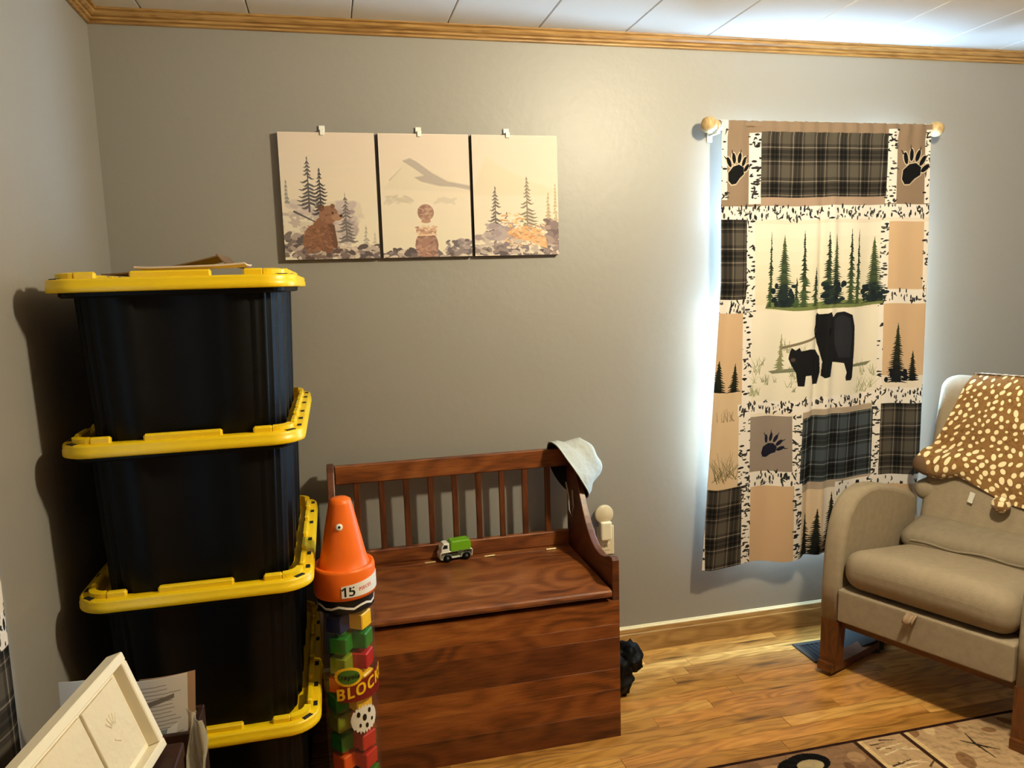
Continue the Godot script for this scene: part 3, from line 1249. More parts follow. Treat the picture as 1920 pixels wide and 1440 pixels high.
func plaid(p: Painter, x0: float, y0: float, x1: float, y1: float, cool := false) -> void:
	var a := cp(x0, y1).max(Vector2.ZERO)
	var b := cp(x1, y0)
	var base := Color(0.185, 0.165, 0.14) if not cool else Color(0.13, 0.14, 0.14)
	var mid := Color(0.34, 0.31, 0.265) if not cool else Color(0.27, 0.3, 0.31)
	var pale := Color(0.66, 0.61, 0.53) if not cool else Color(0.62, 0.63, 0.62)
	var black := Color(0.045, 0.04, 0.04)
	var tone := func(s: float) -> Color:
		var q := fposmod(s, 150.0)
		if q < 5 or (q > 62 and q < 66):
			return pale
		if (q > 14 and q < 30) or (q > 38 and q < 52):
			return black
		if q > 80 and q < 136:
			return mid
		return base
	var cols := []
	for x in range(maxi(0, int(a.x)), mini(1024, int(b.x))):
		cols.append(tone.call(x * 1.35))
	for y in range(maxi(0, int(a.y)), mini(1800, int(b.y))):
		var r: Color = tone.call(y * 1.15 + 40.0)
		for k in cols.size():
			var c: Color = cols[k]
			p.im.set_pixel(int(a.x) + k, y, c.lerp(r, 0.5 + (0.14 if (k + y) % 4 < 2 else -0.14)))


func birch(p: Painter, x0: float, y0: float, x1: float, y1: float, n: int, across := false) -> void:
	cpoly(p, [x0, y1, x1, y1, x1, y0, x0, y0], Color(0.93, 0.89, 0.82))
	for k in n:
		var c := cp(p.rng.randf_range(x0, x1), p.rng.randf_range(y0, y1))
		var dark := Color(0.1, 0.1, 0.11).lerp(Color(0.45, 0.42, 0.36), p.rng.randf() * p.rng.randf())
		if p.rng.randf() < 0.3:
			p.line(c, c + Vector2(p.rng.randf_range(8, 24), 0).rotated(p.rng.randf() * TAU), 8.0, dark, 2.0)
			p.line(c, c + Vector2(p.rng.randf_range(6, 16), 0).rotated(p.rng.randf() * TAU), 8.0, dark, 2.0)
		else:
			var s := p.rng.randf_range(2.0, 6.5)
			p.ell(c.x, c.y, s * (0.7 if across else 1.8), s * (1.8 if across else 0.7), dark)


func paw(p: Painter, x: float, y: float, s: float, turn: float, c: Color, halo := false) -> void:
	var o := cp(x, y)
	var k := s * 1024.0 / 0.93
	for pass_ in ([0, 1] if halo else [1]):
		var g := 5.0 if pass_ == 0 else 0.0
		var col := Color(0.8, 0.72, 0.6) if pass_ == 0 else c
		var pad := []
		for q in [Vector2(-0.5, 0.75), Vector2(-0.62, 0.2), Vector2(-0.3, -0.3), Vector2(0.15, -0.55), Vector2(0.6, -0.45), Vector2(0.72, 0.0), Vector2(0.4, 0.35), Vector2(0.15, 0.8), Vector2(-0.2, 0.95)]:
			pad.append(o + (q * k + q.normalized() * g).rotated(turn))
		p.poly(pad, col)
		for i in 5:
			var an := -2.55 + 0.5 * i
			var q := o + (Vector2(cos(an) * 0.95 + 0.1, sin(an) * 1.05 + 0.05) * k).rotated(turn)
			p.ell(q.x, q.y, 0.15 * k + g, 0.37 * k + g, col, an * 0.6 - 0.63 + PI / 2 + turn)
			if pass_ == 1:
				var d := Vector2(cos(an), sin(an)).rotated(turn)
				p.line(q + d * 0.3 * k, q + d * 0.62 * k, 0.1 * k, col, 1.0)


func curtain_texture() -> ImageTexture:
	var cream := Color(0.91, 0.85, 0.75)
	var tan := Color(0.82, 0.69, 0.53)
	var taupe := Color(0.56, 0.47, 0.38)
	var p := Painter.new(1024, 1800, cream, 9)
	# rod pocket and top row
	cpoly(p, [2.0, 2.04, 3.0, 2.04, 3.0, 1.72, 2.0, 1.72], taupe)
	cpoly(p, [2.253, 1.757, 2.811, 1.757, 2.811, 1.728, 2.253, 1.728], Color(0.66, 0.56, 0.47))
	birch(p, 2.09, 1.75, 2.115, 2.03, 14)
	birch(p, 2.211, 1.735, 2.257, 1.99, 42)
	birch(p, 2.795, 1.73, 2.84, 2.01, 42)
	birch(p, 2.965, 1.73, 2.99, 2.01, 18)
	plaid(p, 2.257, 1.758, 2.798, 1.993)
	paw(p, 2.15, 1.85, 0.05, 0.2, Color(0.06, 0.055, 0.06), true)
	paw(p, 2.905, 1.855, 0.062, 0.35, Color(0.06, 0.055, 0.06), true)
	birch(p, 2.085, 1.675, 2.99, 1.727, 190, true)
	# second row: plaid strip, tree panel, tan
	birch(p, 2.196, 1.33, 2.24, 1.678, 56)
	birch(p, 2.785, 1.33, 2.815, 1.665, 44)
	plaid(p, 2.05, 1.387, 2.2, 1.679)
	cpoly(p, [2.815, 1.66, 3.0, 1.66, 3.0, 1.34, 2.815, 1.34], tan)
	birch(p, 2.815, 1.34, 3.0, 1.395, 22, true)
	birch(p, 2.968, 1.4, 2.99, 1.66, 14)
	birch(p, 2.05, 1.335, 2.196, 1.387, 36, true)
	for k in 6:
		var yy := 1.66 - k * 0.05
		cpoly(p, [2.24, yy, 2.785, yy, 2.785, yy - 0.05, 2.24, yy - 0.05], Color(0.93, 0.89, 0.79).lerp(Color(0.88, 0.83, 0.7), k / 5.0))
	cpoly(p, [2.29, 1.372, 2.5, 1.362, 2.8, 1.37, 2.8, 1.34, 2.6, 1.335, 2.4, 1.337, 2.28, 1.345], Color(0.45, 0.48, 0.28))
	for q in [[2.304, 1.631, 0.045, 0], [2.366, 1.621, 0.125, 1], [2.418, 1.46, 0.05, 0], [2.444, 1.636, 0.065, 0], [2.49, 1.497, 0.06, 0], [2.542, 1.625, 0.06, 0], [2.572, 1.62, 0.11, 1], [2.646, 1.637, 0.075, 0], [2.682, 1.636, 0.055, 0], [2.762, 1.605, 0.12, 1]]:
		var a := cp(q[0], q[1])
		var b := cp(q[0], 1.352)
		if q[3] == 1:
			p.fir(a.x, a.y, b.y, q[2] * 1100, Color(0.33, 0.38, 0.22), Color(0.13, 0.17, 0.15), 0.3)
			for j in 26:
				p.ell(a.x + p.rng.randf_range(-0.42, 0.42) * q[2] * 1100, b.y - p.rng.randf_range(6, 84), p.rng.randf_range(7, 17), p.rng.randf_range(6, 14), Color(0.09, 0.12, 0.15).lerp(Color(0.14, 0.19, 0.17), p.rng.randf()))
		else:
			p.fir(a.x, a.y, b.y, q[2] * 1100, Color(0.13, 0.15, 0.12), Color(0.26, 0.33, 0.2), 0.7)
	# bear panel
	cpoly(p, [2.2, 1.338, 2.8, 1.33, 2.795, 0.98, 2.19, 0.98], Color(0.91, 0.87, 0.77))
	birch(p, 2.185, 0.99, 2.225, 1.335, 34)
	birch(p, 2.785, 0.98, 2.803, 1.335, 14)
	for k in 26:
		var c := cp(p.rng.randf_range(2.23, 2.46), p.rng.randf_range(1.02, 1.2))
		p.tuft(c.x, c.y + 14, p.rng.randf_range(26, 60), 5, Color(0.66, 0.66, 0.5).lerp(Color(0.5, 0.5, 0.38), p.rng.randf()))
	for k in 10:
		var c := cp(p.rng.randf_range(2.68, 2.79), p.rng.randf_range(1.0, 1.13))
		p.tuft(c.x, c.y + 10, p.rng.randf_range(30, 70), 5, Color(0.6, 0.6, 0.45))
	cpoly(p, [2.3, 1.105, 2.42, 1.12, 2.42, 1.105, 2.32, 1.095], Color(0.48, 0.48, 0.38))
	cpoly(p, [2.64, 1.11, 2.76, 1.115, 2.74, 1.1, 2.64, 1.1], Color(0.48, 0.48, 0.38))
	p.fir(cp(2.36, 1.25).x, cp(2.36, 1.25).y, cp(2.36, 1.11).y, 70, Color(0.6, 0.58, 0.42), Color(0.5, 0.5, 0.36), 0.6)
	cpoly(p, [2.36, 1.2, 2.5, 1.235, 2.5, 1.225, 2.36, 1.19], Color(0.5, 0.45, 0.35))
	var bk := Color(0.085, 0.085, 0.095)
	cpoly(p, [2.494, 1.312, 2.506, 1.322, 2.518, 1.314, 2.54, 1.315, 2.552, 1.32, 2.56, 1.3, 2.585, 1.316, 2.62, 1.32, 2.66, 1.306, 2.674, 1.26, 2.676, 1.18, 2.671, 1.06, 2.664, 1.048, 2.637, 1.048, 2.634, 1.062, 2.64, 1.08, 2.625, 1.118, 2.567, 1.125, 2.556, 1.068, 2.533, 1.064, 2.522, 1.075, 2.526, 1.13, 2.516, 1.186, 2.505, 1.22, 2.49, 1.24, 2.486, 1.26, 2.495, 1.28], bk)
	cpoly(p, [2.57, 1.29, 2.61, 1.308, 2.65, 1.295, 2.662, 1.24, 2.655, 1.14, 2.6, 1.14, 2.575, 1.2], Color(0.15, 0.155, 0.17))
	cpoly(p, [2.393, 1.18, 2.4, 1.196, 2.414, 1.186, 2.428, 1.196, 2.434, 1.182, 2.47, 1.186, 2.505, 1.178, 2.519, 1.15, 2.52, 1.09, 2.512, 1.043, 2.49, 1.043, 2.478, 1.083, 2.452, 1.085, 2.447, 1.045, 2.422, 1.048, 2.415, 1.1, 2.398, 1.13, 2.388, 1.155], bk)
	p.ell(cp(2.405, 1.15).x, cp(2.405, 1.15).y, 10, 8, Color(0.3, 0.25, 0.2))
	p.ell(cp(2.497, 1.255).x, cp(2.497, 1.255).y, 10, 9, Color(0.3, 0.25, 0.2))
	# left and right tan columns beside the bears
	cpoly(p, [1.98, 1.337, 2.187, 1.337, 2.187, 1.04, 1.98, 1.04], tan)
	for q in [[2.087, 1.16, 0.075], [2.155, 1.15, 0.075], [2.05, 1.13, 0.05]]:
		p.fir(cp(q[0], q[1]).x, cp(q[0], q[1]).y, cp(q[0], 1.043).y, q[2] * 1050, Color(0.16, 0.18, 0.1), Color(0.07, 0.08, 0.07), 0.3)
	cpoly(p, [1.98, 1.04, 2.187, 1.04, 2.18, 0.665, 1.98, 0.665], Color(0.84, 0.73, 0.58))
	for k in 8:
		var c := cp(p.rng.randf_range(2.07, 2.16), p.rng.randf_range(0.69, 0.72))
		p.tuft(c.x, c.y, 110, 4, Color(0.4, 0.38, 0.27))
	for k in 5:
		var c := cp(p.rng.randf_range(2.08, 2.15), 0.93)
		p.tuft(c.x, c.y, 60, 3, Color(0.55, 0.46, 0.36))
	cpoly(p, [2.803, 1.338, 3.0, 1.338, 3.0, 1.0, 2.803, 1.0], tan)
	cpoly(p, [2.803, 1.05, 3.0, 1.05, 3.0, 1.0, 2.803, 1.0], cream)
	p.fir(cp(2.868, 1.26).x, cp(2.868, 1.26).y, cp(2.868, 1.022).y, 128, Color(0.2, 0.22, 0.12), Color(0.08, 0.09, 0.09), 0.25)
	for j in 20:
		p.ell(cp(2.868, 1.05).x + p.rng.randf_range(-54, 54), cp(2.868, 1.05).y + p.rng.randf_range(-26, 24), p.rng.randf_range(7, 16), p.rng.randf_range(6, 12), Color(0.08, 0.09, 0.11))
	p.fir(cp(2.94, 1.15).x, cp(2.94, 1.15).y, cp(2.94, 1.03).y, 74, Color(0.16, 0.17, 0.1), Color(0.08, 0.08, 0.08), 0.3)
	# third row
	birch(p, 2.17, 0.945, 2.80, 0.99, 110, true)
	birch(p, 2.803, 0.935, 3.0, 1.0, 40, true)
	birch(p, 2.175, 0.66, 2.225, 0.95, 54)
	birch(p, 2.405, 0.66, 2.444, 0.945, 44)
	birch(p, 2.768, 0.64, 2.803, 0.945, 44)
	cpoly(p, [2.224, 0.933, 2.402, 0.931, 2.404, 0.712, 2.222, 0.716], Color(0.58, 0.52, 0.46))
	paw(p, 2.312, 0.805, 0.045, 0.5, Color(0.1, 0.1, 0.16))
	cpoly(p, [2.443, 0.942, 2.768, 0.942, 2.768, 0.62, 2.443, 0.62], Color(0.68, 0.61, 0.52))
	plaid(p, 2.444, 0.65, 2.768, 0.918, true)
	plaid(p, 2.803, 0.64, 3.0, 0.935)
	birch(p, 2.22, 0.655, 2.42, 0.713, 50, true)
	# bottom row
	plaid(p, 2.03, 0.34, 2.19, 0.667)
	birch(p, 1.98, 0.34, 2.032, 0.9, 46)
	birch(p, 2.19, 0.34, 2.228, 0.657, 50)
	cpoly(p, [2.228, 0.655, 2.412, 0.655, 2.412, 0.34, 2.228, 0.34], tan)
	birch(p, 2.412, 0.34, 2.447, 0.66, 50)
	cpoly(p, [2.447, 0.62, 2.8, 0.62, 2.8, 0.34, 2.447, 0.34], Color(0.86, 0.76, 0.62))
	cpoly(p, [2.54, 0.62, 2.64, 0.62, 2.64, 0.34, 2.54, 0.34], cream)
	birch(p, 2.6, 0.58, 3.0, 0.64, 50, true)
	for q in [[2.476, 0.53, 0.09], [2.515, 0.54, 0.08], [2.585, 0.6, 0.13], [2.7, 0.56, 0.12]]:
		p.fir(cp(q[0], q[1]).x, cp(q[0], q[1]).y, 1800, q[2] * 1050, Color(0.17, 0.17, 0.1), Color(0.08, 0.09, 0.1), 0.4)
	cpoly(p, [2.8, 0.6, 3.0, 0.6, 3.0, 0.34, 2.8, 0.34], tan)
	# weave softens everything a little
	p.blur(2)
	return p.tex()


func curtain_point(u: float, v: float) -> Vector3:
	var xl := 0.004 - 0.075 * clampf((v - 0.35) / 0.65, 0.0, 1.0)
	var x := lerpf(xl, 0.897, u)
	var drop := 1.0
	if u > 0.35:
		drop = lerpf(1.0, 0.988, smoothstep(0.35, 0.8, u))
	drop += 0.004 * sin(u * 21.0)
	var y := -1.69 * v * drop
	var loose := smoothstep(0.02, 0.3, v)
	var z := 0.004 * sin(u * 95.0) * (1.0 - smoothstep(0.0, 0.1, v))
	z += loose * (0.010 * sin(u * TAU * 2.2 + 0.6 + v) + 0.006 * sin(u * TAU * 5.0 + v * 2.0))
	var d := (u - 0.515) / 0.028
	z += loose * (0.02 * exp(-d * d) - 0.02 * exp(-pow((u - 0.475) / 0.022, 2.0)))
	var e := exp(-pow((u - 0.14) / 0.03, 2.0))
	z -= 0.014 * e * (1.0 - smoothstep(0.2, 0.5, v))
	z += 0.02 * (1.0 - smoothstep(0.0, 0.04, u))  * loose * -0.6
	if v < 0.02:
		z += 0.006
	return Vector3(x, y, z)


func curtains() -> void:
	var cm := mat(Color.WHITE, 0.85, 0.25, curtain_texture())
	cm.backlight_enabled = true
	cm.albedo_color = Color(0.9, 0.905, 0.95)
	cm.backlight = Color(0.25, 0.25, 0.25)
	var woodm := mat(Color.WHITE, 0.5, 0.4, wood(23, Color(0.6, 0.49, 0.32), Color(0.72, 0.6, 0.42), Color(0.8, 0.69, 0.5), 3.0), Vector3(1.2, 6, 1))
	# rod with finials and brackets; the one on the left wall is a copy
	var rod := thing("curtain_rod", "pale wooden curtain rod with ball finials above the back window", "curtain rod", Vector3(2.538, 2.018, 0.075), 0.0, "wooden curtain rods")
	var st := mb()
	tube(st, [Vector3(-0.455, 0, 0), Vector3(0.455, 0, 0)], 0.0125, 16)
	obj("rod", st, woodm, rod)
	for s in [-1, 1]:
		st = mb()
		var pr := [Vector2(0.0, -0.004), Vector2(0.014, -0.004), Vector2(0.017, 0.002), Vector2(0.017, 0.008), Vector2(0.022, 0.014), Vector2(0.0275, 0.024), Vector2(0.029, 0.034), Vector2(0.0275, 0.045), Vector2(0.022, 0.055), Vector2(0.012, 0.061), Vector2(0.0, 0.063)]
		lathe(st, pr, 24, along(Vector3(s * 0.452, 0, 0), Vector3(s * 0.6, 0, 0)))
		obj("finial", st, woodm, rod)
		st = mb()
		box(st, Vector3(s * 0.447, -0.02, -0.0705), Vector3(0.022, 0.06, 0.008), 0.002)
		box(st, Vector3(s * 0.447, -0.026, -0.035), Vector3(0.014, 0.008, 0.07), 0.002)
		box(st, Vector3(s * 0.447, -0.0165, 0.0), Vector3(0.016, 0.007, 0.034), 0.002)
		obj("bracket", st, M.white_gloss, rod)
	st = mb()
	sheet(st, 120, 60, curtain_point, -0.0016)
	var cur := obj("curtain", st, cm)
	cur.position = Vector3(2.09, 2.03, 0.091)
	tag(cur, "bear and pine patchwork curtain panel covering the back window", "curtain", "patchwork curtain panels")
	# rod pocket: the cloth goes over the rod and down its back
	st = mb()
	sheet(st, 60, 10, func(u: float, v: float) -> Vector3:
		var a := lerpf(-0.4, PI + 0.3, v)
		return Vector3(lerpf(0.002, 0.894, u), -0.012 + sin(a) * (0.0165 + 0.002 * sin(u * 130.0)), -0.016 + cos(a) * 0.0185), -0.0014, func(u: float, v: float) -> Vector2: return Vector2(u, 0.012 + 0.01 * v))
	obj("rod_pocket", st, cm, cur)
	var r2: Node3D = rod.duplicate()
	r2.name = numbered("curtain_rod")
	add_child(r2, true)
	r2.position = Vector3(0.075, 1.96, 1.73)
	r2.rotation.y = PI / 2
	r2.set_meta("label", "pale wooden curtain rod on the left wall, just past the photo's left edge")
	var c2: Node3D = cur.duplicate()
	c2.name = numbered("curtain")
	add_child(c2, true)
	c2.position = Vector3(0.091, 1.972, 2.178)
	c2.rotation.y = PI / 2
	c2.set_meta("label", "patchwork curtain panel on the left wall, a sliver at the photo's left edge")


# ------------------------------------------------------------------ three canvases
func dabs(p: Painter, n: int, x0: float, y0: float, x1: float, y1: float, cols: Array, sz: float, flat := 0.5) -> void:
	for j in n:
		var c: Color = cols[p.rng.randi() % cols.size()]
		var q := Vector2(p.rng.randf_range(x0, x1), p.rng.randf_range(y0, y1))
		var s := sz * p.rng.randf_range(0.4, 1.3)
		p.ell(q.x, q.y, s, s * flat, c, p.rng.randf_range(-0.7, 0.7))


func snow_fir(p: Painter, x: float, top: float, base: float, wd: float, c: Color, snow: Color) -> void:
	# drooping boughs with gaps, pale snow lying on some of them
	p.line(Vector2(x, top), Vector2(x, base), 1.5, c, wd * 0.07)
	var n := int((base - top) / 15.0)
	for i in n:
		var t := (i + 0.7) / n
		var y := lerpf(top, base, t)
		for sd in [-1, 1]:
			if p.rng.randf() < 0.12:
				continue
			var l: float = wd * 0.5 * pow(t, 0.8) * p.rng.randf_range(0.55, 1.1)
			var a := Vector2(x, y - 6)
			var m := Vector2(x + sd * l * 0.6, y + 5)
			var e := Vector2(x + sd * l, y + p.rng.randf_range(0, 5))
			var th := 5.0 + 6.0 * t
			p.line(a, m, th, c, th)
			p.line(m, e, th, c, 1.0)
			if p.rng.randf() < 0.6:
				p.line(m + Vector2(0, -th * 0.5), e + Vector2(0, -2), 4.0, snow, 1.0)


func canvas_art(k: int) -> ImageTexture:
	var p := Painter.new(400, 544, Color(0.9, 0.85, 0.8), 40 + k)
	for y in 544:
		var t := y / 544.0
		p.im.fill_rect(Rect2i(0, y, 400, 1), Color(0.84, 0.77, 0.72).lerp(Color(0.85, 0.81, 0.73), t))
	var haze := Color(0.8, 0.75, 0.69)
	var snow := Color(0.86, 0.82, 0.76)
	var slate := Color(0.34, 0.32, 0.33)
	var rock := [Color(0.42, 0.37, 0.38), Color(0.52, 0.46, 0.46), Color(0.68, 0.62, 0.59), Color(0.78, 0.72, 0.67), Color(0.33, 0.29, 0.3)]
	if k == 0:
		dabs(p, 60, 40, 300, 330, 420, [Color(0.78, 0.73, 0.69), Color(0.72, 0.66, 0.66), haze], 40)
		dabs(p, 90, 60, 330, 290, 480, [Color(0.6, 0.54, 0.56), Color(0.66, 0.6, 0.6), Color(0.74, 0.68, 0.66)], 26)
		p.blur(6)
		snow_fir(p, 20, 200, 300, 26, Color(0.55, 0.53, 0.52), snow)
		snow_fir(p, 112, 102, 340, 118, slate, snow)
		snow_fir(p, 160, 150, 380, 110, Color(0.27, 0.25, 0.26), snow)
		snow_fir(p, 262, 258, 470, 112, Color(0.42, 0.39, 0.39), snow)
		snow_fir(p, 345, 400, 500, 46, Color(0.66, 0.62, 0.58), snow)
		snow_fir(p, 382, 430, 510, 40, Color(0.72, 0.68, 0.62), snow)
		dabs(p, 70, 0, 350, 130, 460, [Color(0.78, 0.73, 0.68), Color(0.7, 0.65, 0.62), Color(0.83, 0.79, 0.73)], 24)
		p.line(Vector2(45, 335), Vector2(140, 385), 9, slate, 5)
		dabs(p, 60, 0, 430, 90, 540, [Color(0.34, 0.3, 0.31), Color(0.45, 0.4, 0.4), Color(0.62, 0.56, 0.54)], 20)
		dabs(p, 150, 60, 490, 400, 544, rock, 18)
		p.blur(2)
		var br := Color(0.5, 0.34, 0.26)
		var cols := [br, br.darkened(0.14), br.lightened(0.1), Color(0.56, 0.39, 0.29)]
		p.ell(128, 455, 50, 66, br, 0.3)
		p.ell(160, 415, 44, 62, br, 0.45)
		p.poly([Vector2(140, 400), Vector2(196, 395), Vector2(204, 470), Vector2(200, 520), Vector2(172, 522), Vector2(160, 470)], br.darkened(0.08))
		p.poly([Vector2(186, 390), Vector2(212, 395), Vector2(222, 480), Vector2(218, 500), Vector2(198, 496)], br.darkened(0.22))
		p.ell(190, 350, 40, 38, br.lightened(0.06))
		p.ell(160, 322, 13, 13, br.darkened(0.25))
		p.ell(208, 314, 10, 10, br.darkened(0.1))
		p.ell(224, 362, 24, 15, Color(0.62, 0.47, 0.38))
		dabs(p, 120, 85, 400, 200, 510, cols, 9, 0.35)
		dabs(p, 40, 160, 325, 215, 380, cols, 6, 0.4)
		p.ell(242, 356, 7, 6, Color(0.2, 0.14, 0.13))
		p.ell(207, 344, 4, 4, Color(0.15, 0.1, 0.1))
		dabs(p, 26, 80, 505, 260, 540, [Color(0.36, 0.28, 0.27), Color(0.46, 0.38, 0.36)], 16)
		p.blur(2)
	elif k == 1:
		p.poly([Vector2(10, 240), Vector2(60, 190), Vector2(110, 115), Vector2(135, 105), Vector2(200, 150), Vector2(280, 190), Vector2(400, 235), Vector2(400, 255), Vector2(200, 250)], Color(0.82, 0.77, 0.7))
		p.blur(8)
		p.poly([Vector2(100, 118), Vector2(135, 106), Vector2(165, 122), Vector2(230, 170), Vector2(300, 208), Vector2(400, 226), Vector2(400, 245), Vector2(330, 232), Vector2(260, 228), Vector2(180, 208), Vector2(150, 190), Vector2(195, 182), Vector2(150, 150)], Color(0.68, 0.63, 0.6))
		p.line(Vector2(40, 205), Vector2(95, 150), 7, Color(0.74, 0.69, 0.64), 2)
		dabs(p, 16, 20, 270, 140, 300, [Color(0.76, 0.71, 0.65), Color(0.79, 0.74, 0.68)], 22, 0.3)
		dabs(p, 10, 250, 280, 340, 300, [Color(0.79, 0.74, 0.68)], 22, 0.3)
		p.blur(5)
		dabs(p, 160, 0, 508, 400, 550, rock, 17)
		dabs(p, 50, 290, 470, 400, 530, [Color(0.4, 0.36, 0.38), Color(0.52, 0.47, 0.48), Color(0.62, 0.56, 0.56)], 14)
		p.blur(2)
		# child with a backpack, seen from behind
		var pk := Color(0.6, 0.45, 0.4)
		p.ell(195, 490, 52, 62, pk.darkened(0.12))
		p.ell(195, 500, 44, 46, pk)
		dabs(p, 60, 150, 455, 240, 540, [pk, pk.lightened(0.12), pk.darkened(0.18), Color(0.7, 0.53, 0.47)], 9, 0.4)
		p.ell(195, 430, 46, 20, Color(0.72, 0.56, 0.48))
		dabs(p, 40, 152, 405, 240, 445, [Color(0.78, 0.64, 0.54), Color(0.64, 0.48, 0.42), Color(0.84, 0.74, 0.64)], 9, 0.4)
		p.line(Vector2(156, 446), Vector2(236, 444), 6, Color(0.86, 0.74, 0.62))
		p.ell(195, 345, 37, 37, Color(0.6, 0.46, 0.41))
		dabs(p, 50, 168, 318, 222, 372, [Color(0.66, 0.53, 0.47), Color(0.54, 0.4, 0.36), Color(0.7, 0.57, 0.5)], 8, 0.5)
		p.ell(195, 384, 22, 8, Color(0.66, 0.5, 0.43))
		p.blur(2)
	else:
		p.poly([Vector2(0, 240), Vector2(62, 95), Vector2(130, 140), Vector2(250, 200), Vector2(400, 250), Vector2(400, 270), Vector2(0, 270)], Color(0.82, 0.77, 0.69))
		p.blur(10)
		snow_fir(p, 100, 228, 450, 108, Color(0.4, 0.36, 0.35), snow)
		snow_fir(p, 250, 185, 420, 118, Color(0.52, 0.46, 0.4), Color(0.86, 0.8, 0.7))
		snow_fir(p, 352, 255, 430, 62, Color(0.68, 0.59, 0.48), snow)
		snow_fir(p, 386, 215, 430, 40, Color(0.7, 0.62, 0.52), snow)
		snow_fir(p, 152, 345, 450, 60, Color(0.46, 0.4, 0.38), snow)
		p.blur(2)
		dabs(p, 120, 0, 440, 240, 540, [Color(0.6, 0.54, 0.54), Color(0.72, 0.66, 0.63), Color(0.5, 0.44, 0.46), Color(0.8, 0.74, 0.69)], 22)
		dabs(p, 60, 60, 400, 190, 470, [Color(0.6, 0.54, 0.56), Color(0.66, 0.6, 0.6)], 20)
		dabs(p, 70, 330, 380, 400, 544, [Color(0.5, 0.42, 0.43), Color(0.6, 0.52, 0.5), Color(0.42, 0.35, 0.36)], 22)
		dabs(p, 90, 0, 500, 400, 550, rock, 16)
		# pale orange animal curled among the rocks, drawn in loose strokes
		var fx := Color(0.82, 0.64, 0.47)
		p.poly([Vector2(150, 440), Vector2(190, 415), Vector2(240, 405), Vector2(300, 425), Vector2(335, 465), Vector2(345, 515), Vector2(310, 505), Vector2(260, 480), Vector2(200, 470)], fx)
		dabs(p, 120, 150, 405, 340, 500, [fx, fx.lightened(0.2), fx.darkened(0.2), Color(0.72, 0.5, 0.34), Color(0.62, 0.55, 0.54)], 10, 0.3)
		dabs(p, 60, 130, 350, 240, 420, [Color(0.84, 0.7, 0.53), Color(0.78, 0.6, 0.42), snow], 11, 0.3)
		p.blur(2)
	return p.tex()


func canvases() -> void:
	var what := ["left canvas of the wall trio, brown bear by snowy firs", "middle canvas of the wall trio, child with backpack facing a mountain", "right canvas of the wall trio, orange animal resting among firs"]
	var clips := ["white hook clip over the top of the bear canvas", "white hook clip over the top of the mountain canvas", "white hook clip over the top of the fir and orange animal canvas"]
	var spans := [[0.539, 0.852], [0.862, 1.172], [1.181, 1.49]]
	var edge := mat(Color(0.24, 0.2, 0.17), 0.8)
	var clipx := [0.682, 1.002, 1.31]
	for k in 3:
		var x0: float = spans[k][0]
		var x1: float = spans[k][1]
		var t := thing("canvas_print", what[k], "canvas print", Vector3((x0 + x1) / 2, 1.566, 0.013), 0.0, "three nursery canvases")
		var w := x1 - x0
		var h := 0.415
		var st := mb()
		box(st, Vector3(0, h / 2, -0.001), Vector3(w, h, 0.022), 0.002)
		obj("stretched_canvas", st, edge, t)
		st = mb()
		sheet(st, 2, 2, func(u: float, v: float) -> Vector3: return Vector3((u - 0.5) * (w - 0.002), h - 0.001 - v * (h - 0.002), 0.0112), -0.0009)
		obj("painting", st, mat(Color.WHITE, 0.6, 0.4, canvas_art(k)), t)
		st = mb()
		var cx: float = clipx[k]
		box(st, Vector3(cx, 1.992, 0.006), Vector3(0.02, 0.026, 0.004), 0.0015)
		box(st, Vector3(cx, 1.9865, 0.0165), Vector3(0.018, 0.006, 0.024), 0.002)
		box(st, Vector3(cx, 1.979, 0.0285), Vector3(0.014, 0.018, 0.004), 0.0015)
		tag(obj("hook_clip", st, M.white_gloss), clips[k], "hook", "canvas hook clips")


# ------------------------------------------------------------------ crayon-shaped tub of blocks
func bent_text(s: String, size: float, r: float, ang: float, y: float, m: Material, parent: Node3D, slant := 0.0, part := "lettering") -> void:
	var tm := TextMesh.new()
	var f := SystemFont.new()
	f.font_names = PackedStringArray(["Droid Sans"])
	f.font_weight = 700
	tm.font = f
	tm.font_size = 32
	tm.pixel_size = size / 32.0
	tm.depth = 0.0012
	tm.text = s
	var st := mb()
	for k in tm.get_surface_count():
		var arr := tm.surface_get_arrays(k)
		var v: PackedVector3Array = arr[Mesh.ARRAY_VERTEX]
		var idx = arr[Mesh.ARRAY_INDEX]
		var n: int = idx.size() if idx != null and idx.size() > 0 else v.size()
		st.set_smooth_group(-1)
		for i in n:
			var q: Vector3 = v[idx[i]] if idx != null and idx.size() > 0 else v[i]
			var a := ang + q.x / r
			st.set_uv(Vector2.ZERO)
			st.add_vertex(Vector3(sin(a) * (r + q.z), y + q.y + slant * q.x, cos(a) * (r + q.z)))
	obj(part, st, m, parent)


func patch(r: float, a0: float, a1: float, f0: Callable, f1: Callable, th := 0.0008) -> SurfaceTool:
	var st := mb()
	sheet(st, 24, 6, func(u: float, v: float) -> Vector3:
		var a := lerpf(a0, a1, u)
		var y := lerpf(f1.call(u), f0.call(u), v)
		return Vector3(sin(a) * (r + th), y, cos(a) * (r + th)), -th)
	return st


